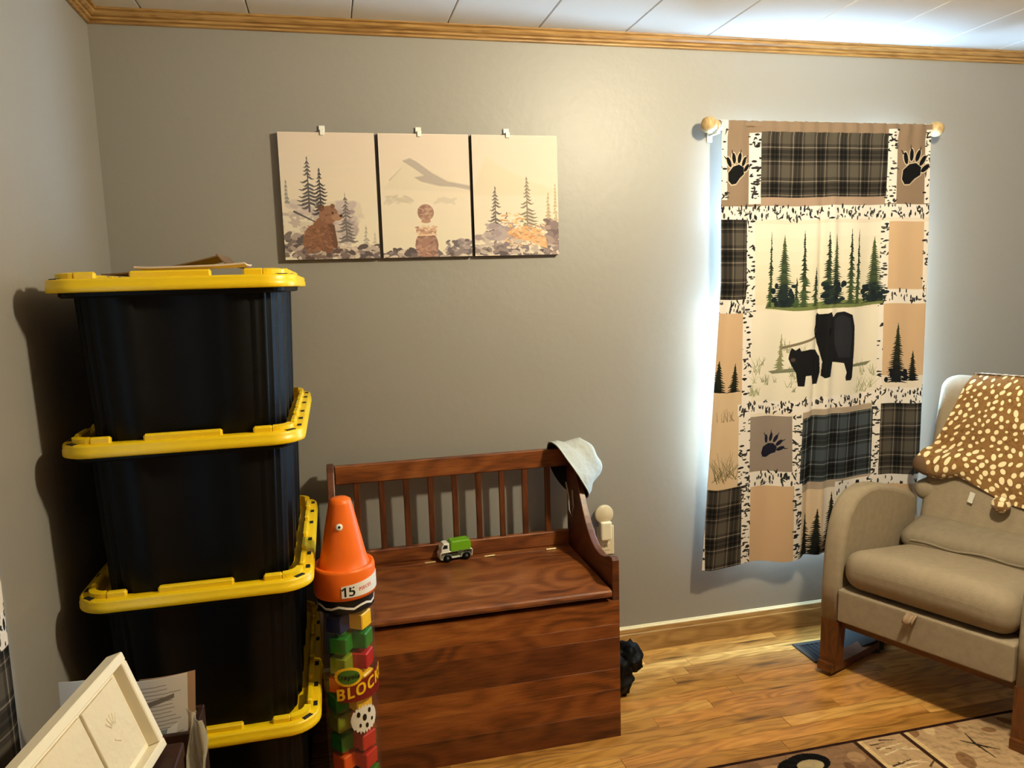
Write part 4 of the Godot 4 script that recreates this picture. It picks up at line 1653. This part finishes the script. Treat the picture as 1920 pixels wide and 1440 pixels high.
func crayon_tub() -> void:
	var at := Vector3(0.67, 0, 0.622)
	var t := thing("crayon_tub", "tall clear crayon-shaped tub with an orange cone cap, filled with toy blocks", "toy tub", at)
	var R := 0.0745
	var st := mb()
	lathe(st, [Vector2(R, 0.012), Vector2(R, 0.655)], 40, Transform3D.IDENTITY, 0, false)
	obj("clear_wall", st, M.clear, t)
	st = mb()
	lathe(st, [Vector2(0.0, 0), Vector2(R + 0.002, 0), Vector2(R + 0.002, 0.016), Vector2(R - 0.002, 0.019), Vector2(0, 0.019)], 40, Transform3D.IDENTITY, -1)
	obj("base", st, M.orange, t)
	# cap
	st = mb()
	lathe(st, [Vector2(0.076, 0.64), Vector2(0.082, 0.642), Vector2(0.0835, 0.65), Vector2(0.0835, 0.715), Vector2(0.081, 0.723), Vector2(0.075, 0.724), Vector2(0.071, 0.718), Vector2(0.0675, 0.722)], 44, Transform3D.IDENTITY, 1, false)
	lathe(st, [Vector2(0.0675, 0.722), Vector2(0.0605, 0.752), Vector2(0.0315, 0.89), Vector2(0.0285, 0.9), Vector2(0.021, 0.905), Vector2(0.0, 0.906)], 44, Transform3D.IDENTITY, 1, false)
	lathe(st, [Vector2(0.0, 0.64), Vector2(0.076, 0.64)], 44, Transform3D.IDENTITY, 1, false)
	var cap := obj("cone_cap", st, M.orange, t)
	st = mb()
	var on_cone := Transform3D(Basis(Vector3.RIGHT, PI / 2 - 0.2), Vector3(-0.006, 0.835, 0.043))
	lathe(st, [Vector2(0.0, -0.001), Vector2(0.0095, -0.001), Vector2(0.0095, 0.0015), Vector2(0.0045, 0.002), Vector2(0, 0.002)], 20, on_cone)
	obj("eyelet", st, M.white_gloss, cap)
	st = mb()
	lathe(st, [Vector2(0.0, 0.002), Vector2(0.0035, 0.002), Vector2(0.003, 0.003), Vector2(0, 0.003)], 14, on_cone)
	obj("eyelet_hole", st, M.slot, cap)
	# printed bands
	var black_print := mat(Color(0.03, 0.03, 0.03), 0.4)
	var white_print := mat(Color(0.9, 0.88, 0.84), 0.5)
	var yellow_print := mat(Color(0.92, 0.72, 0.08), 0.45)
	var red_print := mat(Color(0.75, 0.1, 0.05), 0.45)
	obj("black_band", patch(R + 0.0006, -PI, PI, func(_u: float) -> float: return 0.604, func(_u: float) -> float: return 0.64), black_print, t)
	var wave := func(u: float) -> float: return 0.62 + 0.0045 * sin(u * TAU * 7.0)
	obj("wavy_stripe", patch(R + 0.0016, -PI, PI, func(u: float) -> float: return wave.call(u) - 0.003, func(u: float) -> float: return wave.call(u) + 0.003), white_print, t)
	obj("piece_count_label", patch(0.0837, -0.12, 1.5, func(_u: float) -> float: return 0.652, func(u: float) -> float: return 0.684 + 0.014 * u), white_print, t)
	bent_text("15", 0.036, 0.0848, 0.09, 0.668, black_print, t)
	bent_text("PIECES", 0.013, 0.0848, 0.68, 0.672, red_print, t, 0.1)
	# oval logo, then BLOCKS
	var oval := func(a: float, b: float, yc: float, sgn: float) -> Callable:
		return func(u: float) -> float: return yc + sgn * b * sqrt(maxf(0.0, 1.0 - pow(u * 2.0 - 1.0, 2.0)))
	obj("logo_oval", patch(R + 0.0006, -0.6, 0.46, oval.call(0, 0.027, 0.425, -1.0), oval.call(0, 0.027, 0.425, 1.0)), yellow_print, t)
	obj("logo_oval", patch(R + 0.0014, -0.47, 0.33, oval.call(0, 0.02, 0.425, -1.0), oval.call(0, 0.02, 0.425, 1.0)), mat(Color(0.25, 0.42, 0.12), 0.45), t)
	bent_text("Crayola", 0.017, R + 0.0032, -0.07, 0.425, black_print, t)
	obj("label_panel", patch(R + 0.0006, -0.42, 1.55, func(_u: float) -> float: return 0.352, func(u: float) -> float: return 0.398 + 0.03 * u), mat(Color(0.45, 0.06, 0.04), 0.5), t)
	bent_text("BLOCKS", 0.046, R + 0.0034, 0.52, 0.388, yellow_print, t, 0.2)
	# starburst sticker lower on the tub
	var burst := func(u: float) -> float: return (0.038 + 0.006 * cos(u * TAU * 9.0)) * sqrt(maxf(0.0, 1.0 - pow(u * 2.0 - 1.0, 2.0)))
	obj("starburst_sticker", patch(R + 0.0006, -0.1, 0.95, func(u: float) -> float: return 0.295 - burst.call(u), func(u: float) -> float: return 0.295 + burst.call(u)), white_print, t)
	for q in [[0.2, 0.312, 0.013], [0.42, 0.3, 0.016], [0.62, 0.316, 0.012], [0.5, 0.275, 0.012], [0.25, 0.28, 0.009], [0.72, 0.288, 0.009]]:
		var a: float = q[0]
		var hb: float = q[2]
		obj("sticker_mark", patch(R + 0.0016, a - hb * 5, a + hb * 5, oval.call(0, hb * 0.6, q[1], -1.0), oval.call(0, hb * 0.6, q[1], 1.0)), black_print, t)
	# blocks: a layer is front left, front right and back
	var cols := {"red": Color(0.72, 0.08, 0.06), "yellow": Color(0.95, 0.74, 0.08), "green": Color(0.1, 0.45, 0.1), "blue": Color(0.05, 0.09, 0.3), "orange": Color(0.9, 0.35, 0.06), "olive": Color(0.5, 0.55, 0.1)}
	var bmats := {}
	for c in cols:
		bmats[c] = mat(cols[c], 0.35)
	var layers := [["green", "green", "red"], ["red", "green", "blue"], ["orange", "red", "yellow"], ["green", "red", "green"], ["olive", "orange", "red"], ["green", "yellow", "blue"], ["red", "yellow", "orange"], ["olive", "red", "green"], ["green", "green", "yellow"], ["blue", "yellow", "red"]]
	var protos := {}
	for L in layers.size():
		var spin := rng.randf_range(-0.35, 0.35)
		for k in 3:
			var c: String = layers[L][k]
			var where: String = ["front left", "front right", "rear"][k]
			var rank: String = ["bottom", "second", "third", "fourth", "fifth", "sixth", "seventh", "eighth", "ninth", "top"][L]
			var lab := "%s toy block %s in the clear tub's %s layer counting up" % [c, where, rank] if L not in [0, 9] else "%s toy block %s in the clear tub's %s layer" % [c, where, rank]
			var pos := at + Vector3(sin(spin + [-0.84, 0.84, PI][k]) * 0.0375, 0.0195 + 0.058 * L, cos(spin + [-0.84, 0.84, PI][k]) * 0.0375)
			var tu: float = spin + [-0.84, 0.84, PI][k] + rng.randf_range(-0.05, 0.05)
			var o: Node3D
			if not protos.has(c):
				o = thing("toy_block", lab, "toy block", pos, tu, "toy blocks in the clear tub")
				st = mb()
				box(st, Vector3(0, 0.0225, 0), Vector3(0.05, 0.045, 0.05), 0.003)
				obj("body", st, bmats[c], o)
				st = mb()
				lathe(st, [Vector2(0.0, 0.044), Vector2(0.014, 0.044), Vector2(0.014, 0.0555), Vector2(0.0125, 0.057), Vector2(0, 0.057)], 14)
				obj("stud", st, bmats[c], o)
				protos[c] = o
			else:
				o = protos[c].duplicate()
				o.name = numbered("toy_block")
				add_child(o, true)
				o.position = pos
				o.rotation.y = tu
				o.set_meta("label", lab)


# ------------------------------------------------------------------ hat, truck, outlet, vent, bag
func small_things() -> void:
	# bucket hat hung on the bench's right post
	var ax := Vector3(0.82, 0.43, -0.22).normalized()
	var xf := along(Vector3(1.476, 0.797, 0.135), Vector3(1.476, 0.797, 0.135) + ax)
	var t := thing("bucket_hat", "small pale grey bucket hat with dark lining hung on the bench post", "hat")
	var st := mb()
	var prof := [[0.122, -0.012], [0.112, 0.01], [0.1, 0.03], [0.093, 0.04], [0.087, 0.062], [0.08, 0.086], [0.075, 0.098], [0.065, 0.103], [0.035, 0.106], [0.001, 0.107]]
	var rings := []
	for q in prof:
		var ring := []
		for i in 48:
			var a := TAU * i / 48
			var cr := 1.0 + 0.02 * sin(a * 3.0 + q[1] * 40.0) + 0.012 * sin(a * 7.0 + q[1] * 90.0)
			ring.append(Vector3(cos(a) * q[0] * cr, q[1] + (0.01 * sin(a * 2.0 + 1.0) if q[1] < 0.02 else 0.003 * sin(a * 5.0)), sin(a) * q[0] * cr * 0.82))
		rings.append(ring)
	loft(st, rings, false, xf)
	var hm := mat(Color(0.66, 0.65, 0.6), 0.9, 0.2)
	hm.normal_enabled = true
	hm.normal_texture = noise_tex(14, 0.02, true, 6.0, 256)
	hm.normal_scale = 0.5
	hm.uv1_triplanar = true
	hm.uv1_scale = Vector3(5, 5, 5)
	obj("shell", st, hm, t)
	st = mb()
	var inner := []
	for ring in rings:
		var r2 := []
		for p in ring:
			r2.append(Vector3(p.x * 0.972, p.y - 0.003, p.z * 0.972))
		inner.append(r2)
	loft(st, inner, false, xf)
	obj("lining", st, mat(Color(0.03, 0.03, 0.035), 0.9), t)
	st = mb()
	var edge := []
	for p in rings[0]:
		edge.append(xf * p)
	edge.append(edge[0])
	tube(st, edge, 0.0028, 6, false)
	obj("brim_edge", st, mat(Color(0.74, 0.75, 0.71), 0.9), t)
	st = mb()
	tube(st, [Vector3(1.455, 0.76, 0.16), Vector3(1.462, 0.71, 0.165), Vector3(1.463, 0.66, 0.166), Vector3(1.472, 0.635, 0.166), Vector3(1.479, 0.67, 0.166), Vector3(1.476, 0.73, 0.165)], 0.0028, 6)
	obj("chin_cord", st, mat(Color(0.6, 0.6, 0.58), 0.8), t)

	# toy lorry on the seat
	var k := thing("toy_truck", "small toy truck with a green body and white cab on the bench seat", "toy truck", Vector3(1.054, 0.5035, 0.112), 0.16)
	var lime := mat(Color(0.42, 0.65, 0.08), 0.4)
	st = mb()
	prism(st, [Vector2(-0.022, 0.034), Vector2(0.052, 0.034), Vector2(0.055, 0.05), Vector2(0.053, 0.068), Vector2(0.046, 0.074), Vector2(-0.018, 0.074), Vector2(-0.022, 0.066)], -0.022, 0.022, 0.005, Transform3D.IDENTITY, Vector2.ZERO, false, -1, 2)
	obj("hopper_body", st, lime, k)
	st = mb()
	var ch := [Vector2(-0.06, 0.012), Vector2(-0.05, 0.012)]
	for q in [[-0.035, 0.016], [0.035, 0.016]]:
		for j in 7:
			var a := PI - PI * j / 6
			ch.append(Vector2(q[0] + cos(a) * 0.0165, 0.012 + sin(a) * 0.0165))
	ch.append_array([Vector2(0.058, 0.012), Vector2(0.06, 0.032), Vector2(0.056, 0.038), Vector2(-0.056, 0.038), Vector2(-0.061, 0.03)])
	prism(st, ch, -0.021, 0.021, 0.002, Transform3D.IDENTITY, Vector2.ZERO, false, -1, 2)
	obj("chassis", st, M.white_gloss, k)
	st = mb()
	prism(st, [Vector2(-0.056, 0.036), Vector2(-0.025, 0.036), Vector2(-0.025, 0.066), Vector2(-0.032, 0.07), Vector2(-0.046, 0.068), Vector2(-0.055, 0.052)], -0.02, 0.02, 0.004, Transform3D.IDENTITY, Vector2.ZERO, false, -1, 2)
	var cab := obj("cab", st, M.white_gloss, k)
	st = mb()
	prism(st, [Vector2(-0.052, 0.05), Vector2(-0.033, 0.05), Vector2(-0.033, 0.062), Vector2(-0.045, 0.064)], -0.0206, 0.0206, 0.0, Transform3D.IDENTITY)
	obj("side_window", st, M.slot, cab)
	st = mb()
	box(st, Vector3(-0.052, 0.0575, 0), Vector3(0.004, 0.014, 0.034), 0.001, Transform3D(Basis(Vector3(0, 0, 1), -0.5), Vector3(-0.03, -0.034, 0)))
	obj("windscreen", st, M.slot, cab)
	for x in [-0.035, 0.035]:
		for z in [-0.018, 0.018]:
			st = mb()
			lathe(st, [Vector2(0.0, -0.006), Vector2(0.013, -0.006), Vector2(0.0148, -0.004), Vector2(0.0148, 0.004), Vector2(0.013, 0.006), Vector2(0, 0.006)], 20, along(Vector3(x, 0.0148, z), Vector3(x, 0.0148, z + 1.0)))
			var wl := obj("wheel", st, M.black, k)
			st = mb()
			lathe(st, [Vector2(0.0, 0.0), Vector2(0.006, 0.0), Vector2(0.005, 0.0075), Vector2(0, 0.0078)], 12, along(Vector3(x, 0.0148, z), Vector3(x, 0.0148, z + signf(z))))
			obj("hub", st, mat(Color(0.3, 0.3, 0.32), 0.4), wl)

	# outlet and plug-in night light
	var o := thing("wall_outlet", "ivory wall outlet plate behind the bench arm on the grey wall", "outlet", Vector3(1.658, 0.47, 0.0))
	var ivory := mat(Color(0.86, 0.8, 0.68), 0.4)
	st = mb()
	box(st, Vector3(0, 0, 0.003), Vector3(0.07, 0.115, 0.006), 0.002)
	obj("cover_plate", st, ivory, o)
	for y in [-0.025, 0.025]:
		st = mb()
		box(st, Vector3(0, y, 0.0065), Vector3(0.034, 0.028, 0.003), 0.003)
		var rc := obj("receptacle", st, ivory, o)
		for x in [-0.006, 0.006]:
			st = mb()
			box(st, Vector3(x, y + 0.003, 0.008), Vector3(0.002, 0.008, 0.001), 0.0002)
			obj("slot", st, M.slot, rc)
	var nl := thing("night_light", "cream plug-in night light with a round frosted disc above the outlet", "night light", Vector3(1.65, 0.53, 0.0075))
	st = mb()
	soft(st, Vector3(0, -0.012, 0.018), Vector3(0.045, 0.075, 0.036), 0.008)
	obj("housing", st, mat(Color(0.9, 0.86, 0.76), 0.4), nl)
	st = mb()
	lathe(st, [Vector2(0, -0.006), Vector2(0.034, -0.006), Vector2(0.037, -0.002), Vector2(0.037, 0.004), Vector2(0.033, 0.008), Vector2(0.0, 0.011)], 28, along(Vector3(-0.004, 0.052, 0.016), Vector3(-0.004, 0.052, 1.0)))
	obj("disc", st, mat(Color(0.82, 0.76, 0.64), 0.3), nl)

	# floor register with a plastic air deflector
	var v := thing("floor_register", "grey metal floor register with dark louvers beside the chair runner", "floor vent", Vector3(2.535, 0.0, 0.215))
	var gm := mat(Color(0.25, 0.235, 0.215), 0.6, 0.2)
	st = mb()
	for s in [-1, 1]:
		box(st, Vector3(0, 0.0025, s * 0.066), Vector3(0.29, 0.005, 0.02), 0.0015)
		box(st, Vector3(s * 0.135, 0.0025, 0), Vector3(0.02, 0.005, 0.112), 0.0015)
	obj("frame", st, gm, v)
	st = mb()
	box(st, Vector3(0, 0.0005, 0), Vector3(0.25, 0.0008, 0.112), 0.0001)
	obj("duct_opening", st, M.slot, v)
	for k2 in 13:
		st = mb()
		box(st, Vector3(-0.12 + 0.02 * k2, 0.002, 0), Vector3(0.004, 0.003, 0.112), 0.0005)
		obj("louver", st, gm, v)
	var df := thing("air_deflector", "curved grey plastic air deflector sitting on the floor register", "air deflector", Vector3(2.6, 0.005, 0.215))
	st = mb()
	sheet(st, 14, 10, func(u: float, w: float) -> Vector3:
		return Vector3(-0.07 + 0.17 * u + 0.02 * (1.0 - pow(2.0 * w - 1.0, 2.0)), 0.002 + 0.042 * sin(u * PI * 0.5), lerpf(-0.07, 0.07, w)), -0.002)
	obj("hood", st, mat(Color(0.2, 0.2, 0.19), 0.5, 0.2), df)
	st = mb()
	for s in [-1, 1]:
		box(st, Vector3(0.09, 0.02, s * 0.068), Vector3(0.02, 0.04, 0.003), 0.001)
	obj("side_fin", st, mat(Color(0.2, 0.2, 0.19), 0.5, 0.2), df)

	# black crumpled bag at the end of the bench
	var bag := thing("cloth_bag", "black rumpled cloth bag slumped on the floor behind the bench's right end", "bag", Vector3(1.615, 0, 0.235))
	var bm := mat(Color(0.022, 0.022, 0.024), 0.65, 0.3)
	var cn := FastNoiseLite.new()
	cn.seed = 6
	cn.frequency = 13.0
	cn.fractal_type = FastNoiseLite.FRACTAL_RIDGED
	cn.fractal_octaves = 2
	for q in [[Vector3(-0.02, 0.075, 0.01), Vector3(0.105, 0.15, 0.15), 0.05, "sack"], [Vector3(0.028, 0.125, 0.03), Vector3(0.075, 0.085, 0.09), 0.036, "gathered_top"]]:
		st = mb()
		var mid: Vector3 = q[0]
		soft(st, mid, q[1], q[2], func(p: Vector3) -> Vector3:
			var w := (p - mid).normalized() * cn.get_noise_3dv(p) * 0.02
			w.y = maxf(w.y, 0.001 - p.y)
			return p + w, Transform3D.IDENTITY, 18)
		obj(q[3], st, bm, bag)

	# flattened cardboard and a pale tray on the top tote
	var lid_y := TOTE_PITCH * 3 + 0.4045
	var cb := thing("cardboard_sheet", "creased brown cardboard sheet lying on the topmost yellow lid", "cardboard", Vector3(0.0, lid_y, 0.45))
	var card := mat(Color(0.42, 0.31, 0.2), 0.85)
	st = mb()
	sheet(st, 16, 8, func(u: float, w: float) -> Vector3:
		return Vector3(lerpf(0.12, 0.395, u), 0.001 + 0.042 * pow(u, 1.2) - 0.006 * sin(u * PI), lerpf(-0.16, 0.12, w) - 0.03 * u), 0.003)
	obj("panel", st, card, cb)
	st = mb()
	sheet(st, 8, 6, func(u: float, w: float) -> Vector3:
		return Vector3(0.393 + 0.05 * u, 0.047 - 0.03 * u - 0.012 * sin(u * PI), lerpf(-0.19, 0.09, w)), 0.003)
	obj("flap", st, card, cb)
	var tr := thing("foam_tray", "thin off-white foam tray lying on the topmost yellow lid beside the cardboard", "tray", Vector3(0.41, lid_y, 0.66))
	st = mb()
	sheet(st, 20, 8, func(u: float, w: float) -> Vector3:
		var e := pow(absf(u * 2.0 - 1.0), 4.0)
		return Vector3(lerpf(-0.17, 0.075, u), 0.002 + 0.004 * u + 0.003 * e + 0.003 * pow(absf(w * 2.0 - 1.0), 4.0), lerpf(-0.06, 0.1, w)), -0.004)
	obj("dish", st, mat(Color(0.82, 0.74, 0.66), 0.6), tr)


# ------------------------------------------------------------------ the corner nearest the camera, lower left
func corner_things() -> void:
	var dark := mat(Color(0.1, 0.065, 0.05), 0.5, 0.5, T.bench, Vector3(1, 3, 1))
	dark.albedo_color = Color(0.4, 0.36, 0.38)
	var b := thing("file_box", "dark brown open-topped wooden box holding papers before the tote stack", "box", Vector3(0.215, 0, 1.045))
	var st := mb()
	for s in [-1, 1]:
		box(st, Vector3(0, 0.2825, s * 0.05), Vector3(0.276, 0.565, 0.012), 0.002)
	obj("long_side", st, dark, b)
	st = mb()
	for s in [-1, 1]:
		box(st, Vector3(s * 0.132, 0.2825, 0), Vector3(0.012, 0.565, 0.086), 0.002)
	obj("short_side", st, dark, b)
	st = mb()
	box(st, Vector3(0, 0.01, 0), Vector3(0.25, 0.012, 0.086), 0.002)
	obj("floor_panel", st, dark, b)
	# papers standing in it
	var pap := Painter.new(256, 384, Color(0.86, 0.82, 0.77), 77)
	for j in 12:
		pap.line(Vector2(24, 20 + j * 9), Vector2(150 + pap.rng.randf() * 80, 18 + j * 9), 2.0, Color(0.62, 0.58, 0.54))
	pap.poly([Vector2(20, 60), Vector2(200, 40), Vector2(200, 50), Vector2(34, 72), Vector2(30, 100), Vector2(20, 100)], Color(0.5, 0.45, 0.4))
	pap.poly([Vector2(30, 130), Vector2(170, 120), Vector2(120, 240), Vector2(30, 260)], Color(0.58, 0.62, 0.64))
	pap.poly([Vector2(170, 120), Vector2(215, 110), Vector2(150, 300), Vector2(110, 300)], Color(0.95, 0.92, 0.88))
	for j in 10:
		pap.line(Vector2(150, 140 + j * 14), Vector2(236, 130 + j * 14), 1.6, Color(0.55, 0.5, 0.46))
	var pm := mat(Color.WHITE, 0.7, 0.4, pap.tex())
	var sheet_at := func(called: String, label: String, x0: float, x1: float, top: float, z: float, tilt: float, m: Material) -> void:
		var s2 := mb()
		sheet(s2, 8, 8, func(u: float, w: float) -> Vector3:
			return Vector3(lerpf(x0, x1, u) + tilt * (1.0 - w), lerpf(top + tilt * 0.25 * u, 0.32, w), z - 0.02 * (1.0 - w) + 0.006 * sin(u * 3.0)), -0.0015)
		tag(obj(called, s2, m), label, "paper", "papers in the dark box")
	sheet_at.call("paper_sheet", "printed white leaflet with a grey picture, frontmost in the dark box", 0.2, 0.318, 0.672, 1.078, 0.02, pm)
	sheet_at.call("paper_sheet", "beige paper showing a brown patch behind the printed leaflet", 0.22, 0.33, 0.67, 1.068, 0.022, mat(Color(0.66, 0.52, 0.4), 0.8))
	sheet_at.call("paper_sheet", "plain white card half hidden behind the tilted picture frame", 0.088, 0.19, 0.684, 1.06, 0.0, mat(Color(0.86, 0.82, 0.76), 0.7))
	# clear plastic bag
	var cl := mat(Color(0.8, 0.78, 0.7, 0.4), 0.2, 0.5)
	cl.transparency = BaseMaterial3D.TRANSPARENCY_ALPHA
	st = mb()
	sheet(st, 10, 20, func(u: float, w: float) -> Vector3:
		return Vector3(0.342 + 0.03 * u + 0.006 * sin(w * 20.0 + u * 6.0) - 0.01 * w, 0.63 - 0.5 * w - 0.03 * u, 1.115 + 0.012 * sin(u * 9.0 + w * 7.0)), -0.001)
	tag(obj("plastic_bag", st, cl), "crinkled clear plastic sleeve hanging off the dark box's right side", "plastic bag")
	# stand and leaning shadow-box frame
	var s := thing("low_stand", "dark brown square stand under the white frame at the photo's lower left", "stand", Vector3(0.236, 0, 1.51))
	st = mb()
	box(st, Vector3(0, 0.58, 0), Vector3(0.22, 0.03, 0.66), 0.003)
	obj("top_board", st, dark, s)
	for x in [-0.09, 0.09]:
		for z in [-0.31, 0.31]:
			st = mb()
			box(st, Vector3(x, 0.2825, z), Vector3(0.035, 0.565, 0.035), 0.003)
			obj("leg", st, dark, s)
	# frame: local x along its long side, y up its short side, z out of its face
	var lx := Vector3(-0.15, 0, 0.989).normalized()
	var ly := Vector3(-0.066, 0.196, -0.01).normalized()
	ly = (ly - lx * ly.dot(lx)).normalized()
	var f := thing("picture_frame", "white shadow-box frame with three pale print panels leaning at lower left", "picture frame")
	# the outer face points to +x of the room, so the long side runs from the near end to the far one
	f.transform = Transform3D(Basis(-lx, ly, (-lx).cross(ly)), Vector3(0.317, 0.6045, 1.2))
	var fw := 0.46
	var fh := 0.207
	st = mb()
	for yy in [0.009, fh - 0.009]:
		box(st, Vector3(-fw / 2, yy, -0.012), Vector3(fw, 0.018, 0.032), 0.002)
	for xx in [-0.009, -fw + 0.009]:
		box(st, Vector3(xx, fh / 2, -0.012), Vector3(0.018, fh - 0.036, 0.032), 0.002)
	var cream := mat(Color(0.93, 0.89, 0.8), 0.5)
	obj("frame_rim", st, cream, f)
	st = mb()
	box(st, Vector3(-fw / 2, fh / 2, -0.022), Vector3(fw - 0.036, fh - 0.036, 0.006), 0.0005)
	obj("backing", st, cream, f)
	var plaster := mat(Color(0.87, 0.82, 0.72), 0.8)
	plaster.normal_enabled = true
	plaster.normal_texture = noise_tex(17, 0.02, true, 3.0, 256)
	plaster.uv1_triplanar = true
	plaster.uv1_scale = Vector3(6, 6, 6)
	for q in [[-0.155, -0.03], [-0.3, -0.163], [-0.435, -0.308]]:
		st = mb()
		box(st, Vector3((q[0] + q[1]) / 2, fh / 2, -0.016), Vector3(q[1] - q[0], fh - 0.064, 0.006), 0.001)
		var pn := obj("print_panel", st, plaster, f)
		if q[0] != -0.3:
			st = mb()
			var cx: float = (q[0] + q[1]) / 2
			for a in 5:
				var an := -0.7 + 0.35 * a
				tube(st, [Vector3(cx + sin(an) * 0.012, fh / 2 + cos(an) * 0.012, -0.0135), Vector3(cx + sin(an) * 0.03, fh / 2 + cos(an) * 0.03, -0.0135)], 0.0022, 6)
			tube(st, [Vector3(cx - 0.014, fh / 2 - 0.012, -0.0135), Vector3(cx, fh / 2 - 0.022, -0.0135), Vector3(cx + 0.014, fh / 2 - 0.012, -0.0135)], 0.0022, 6)
			obj("hand_print", st, plaster, pn)
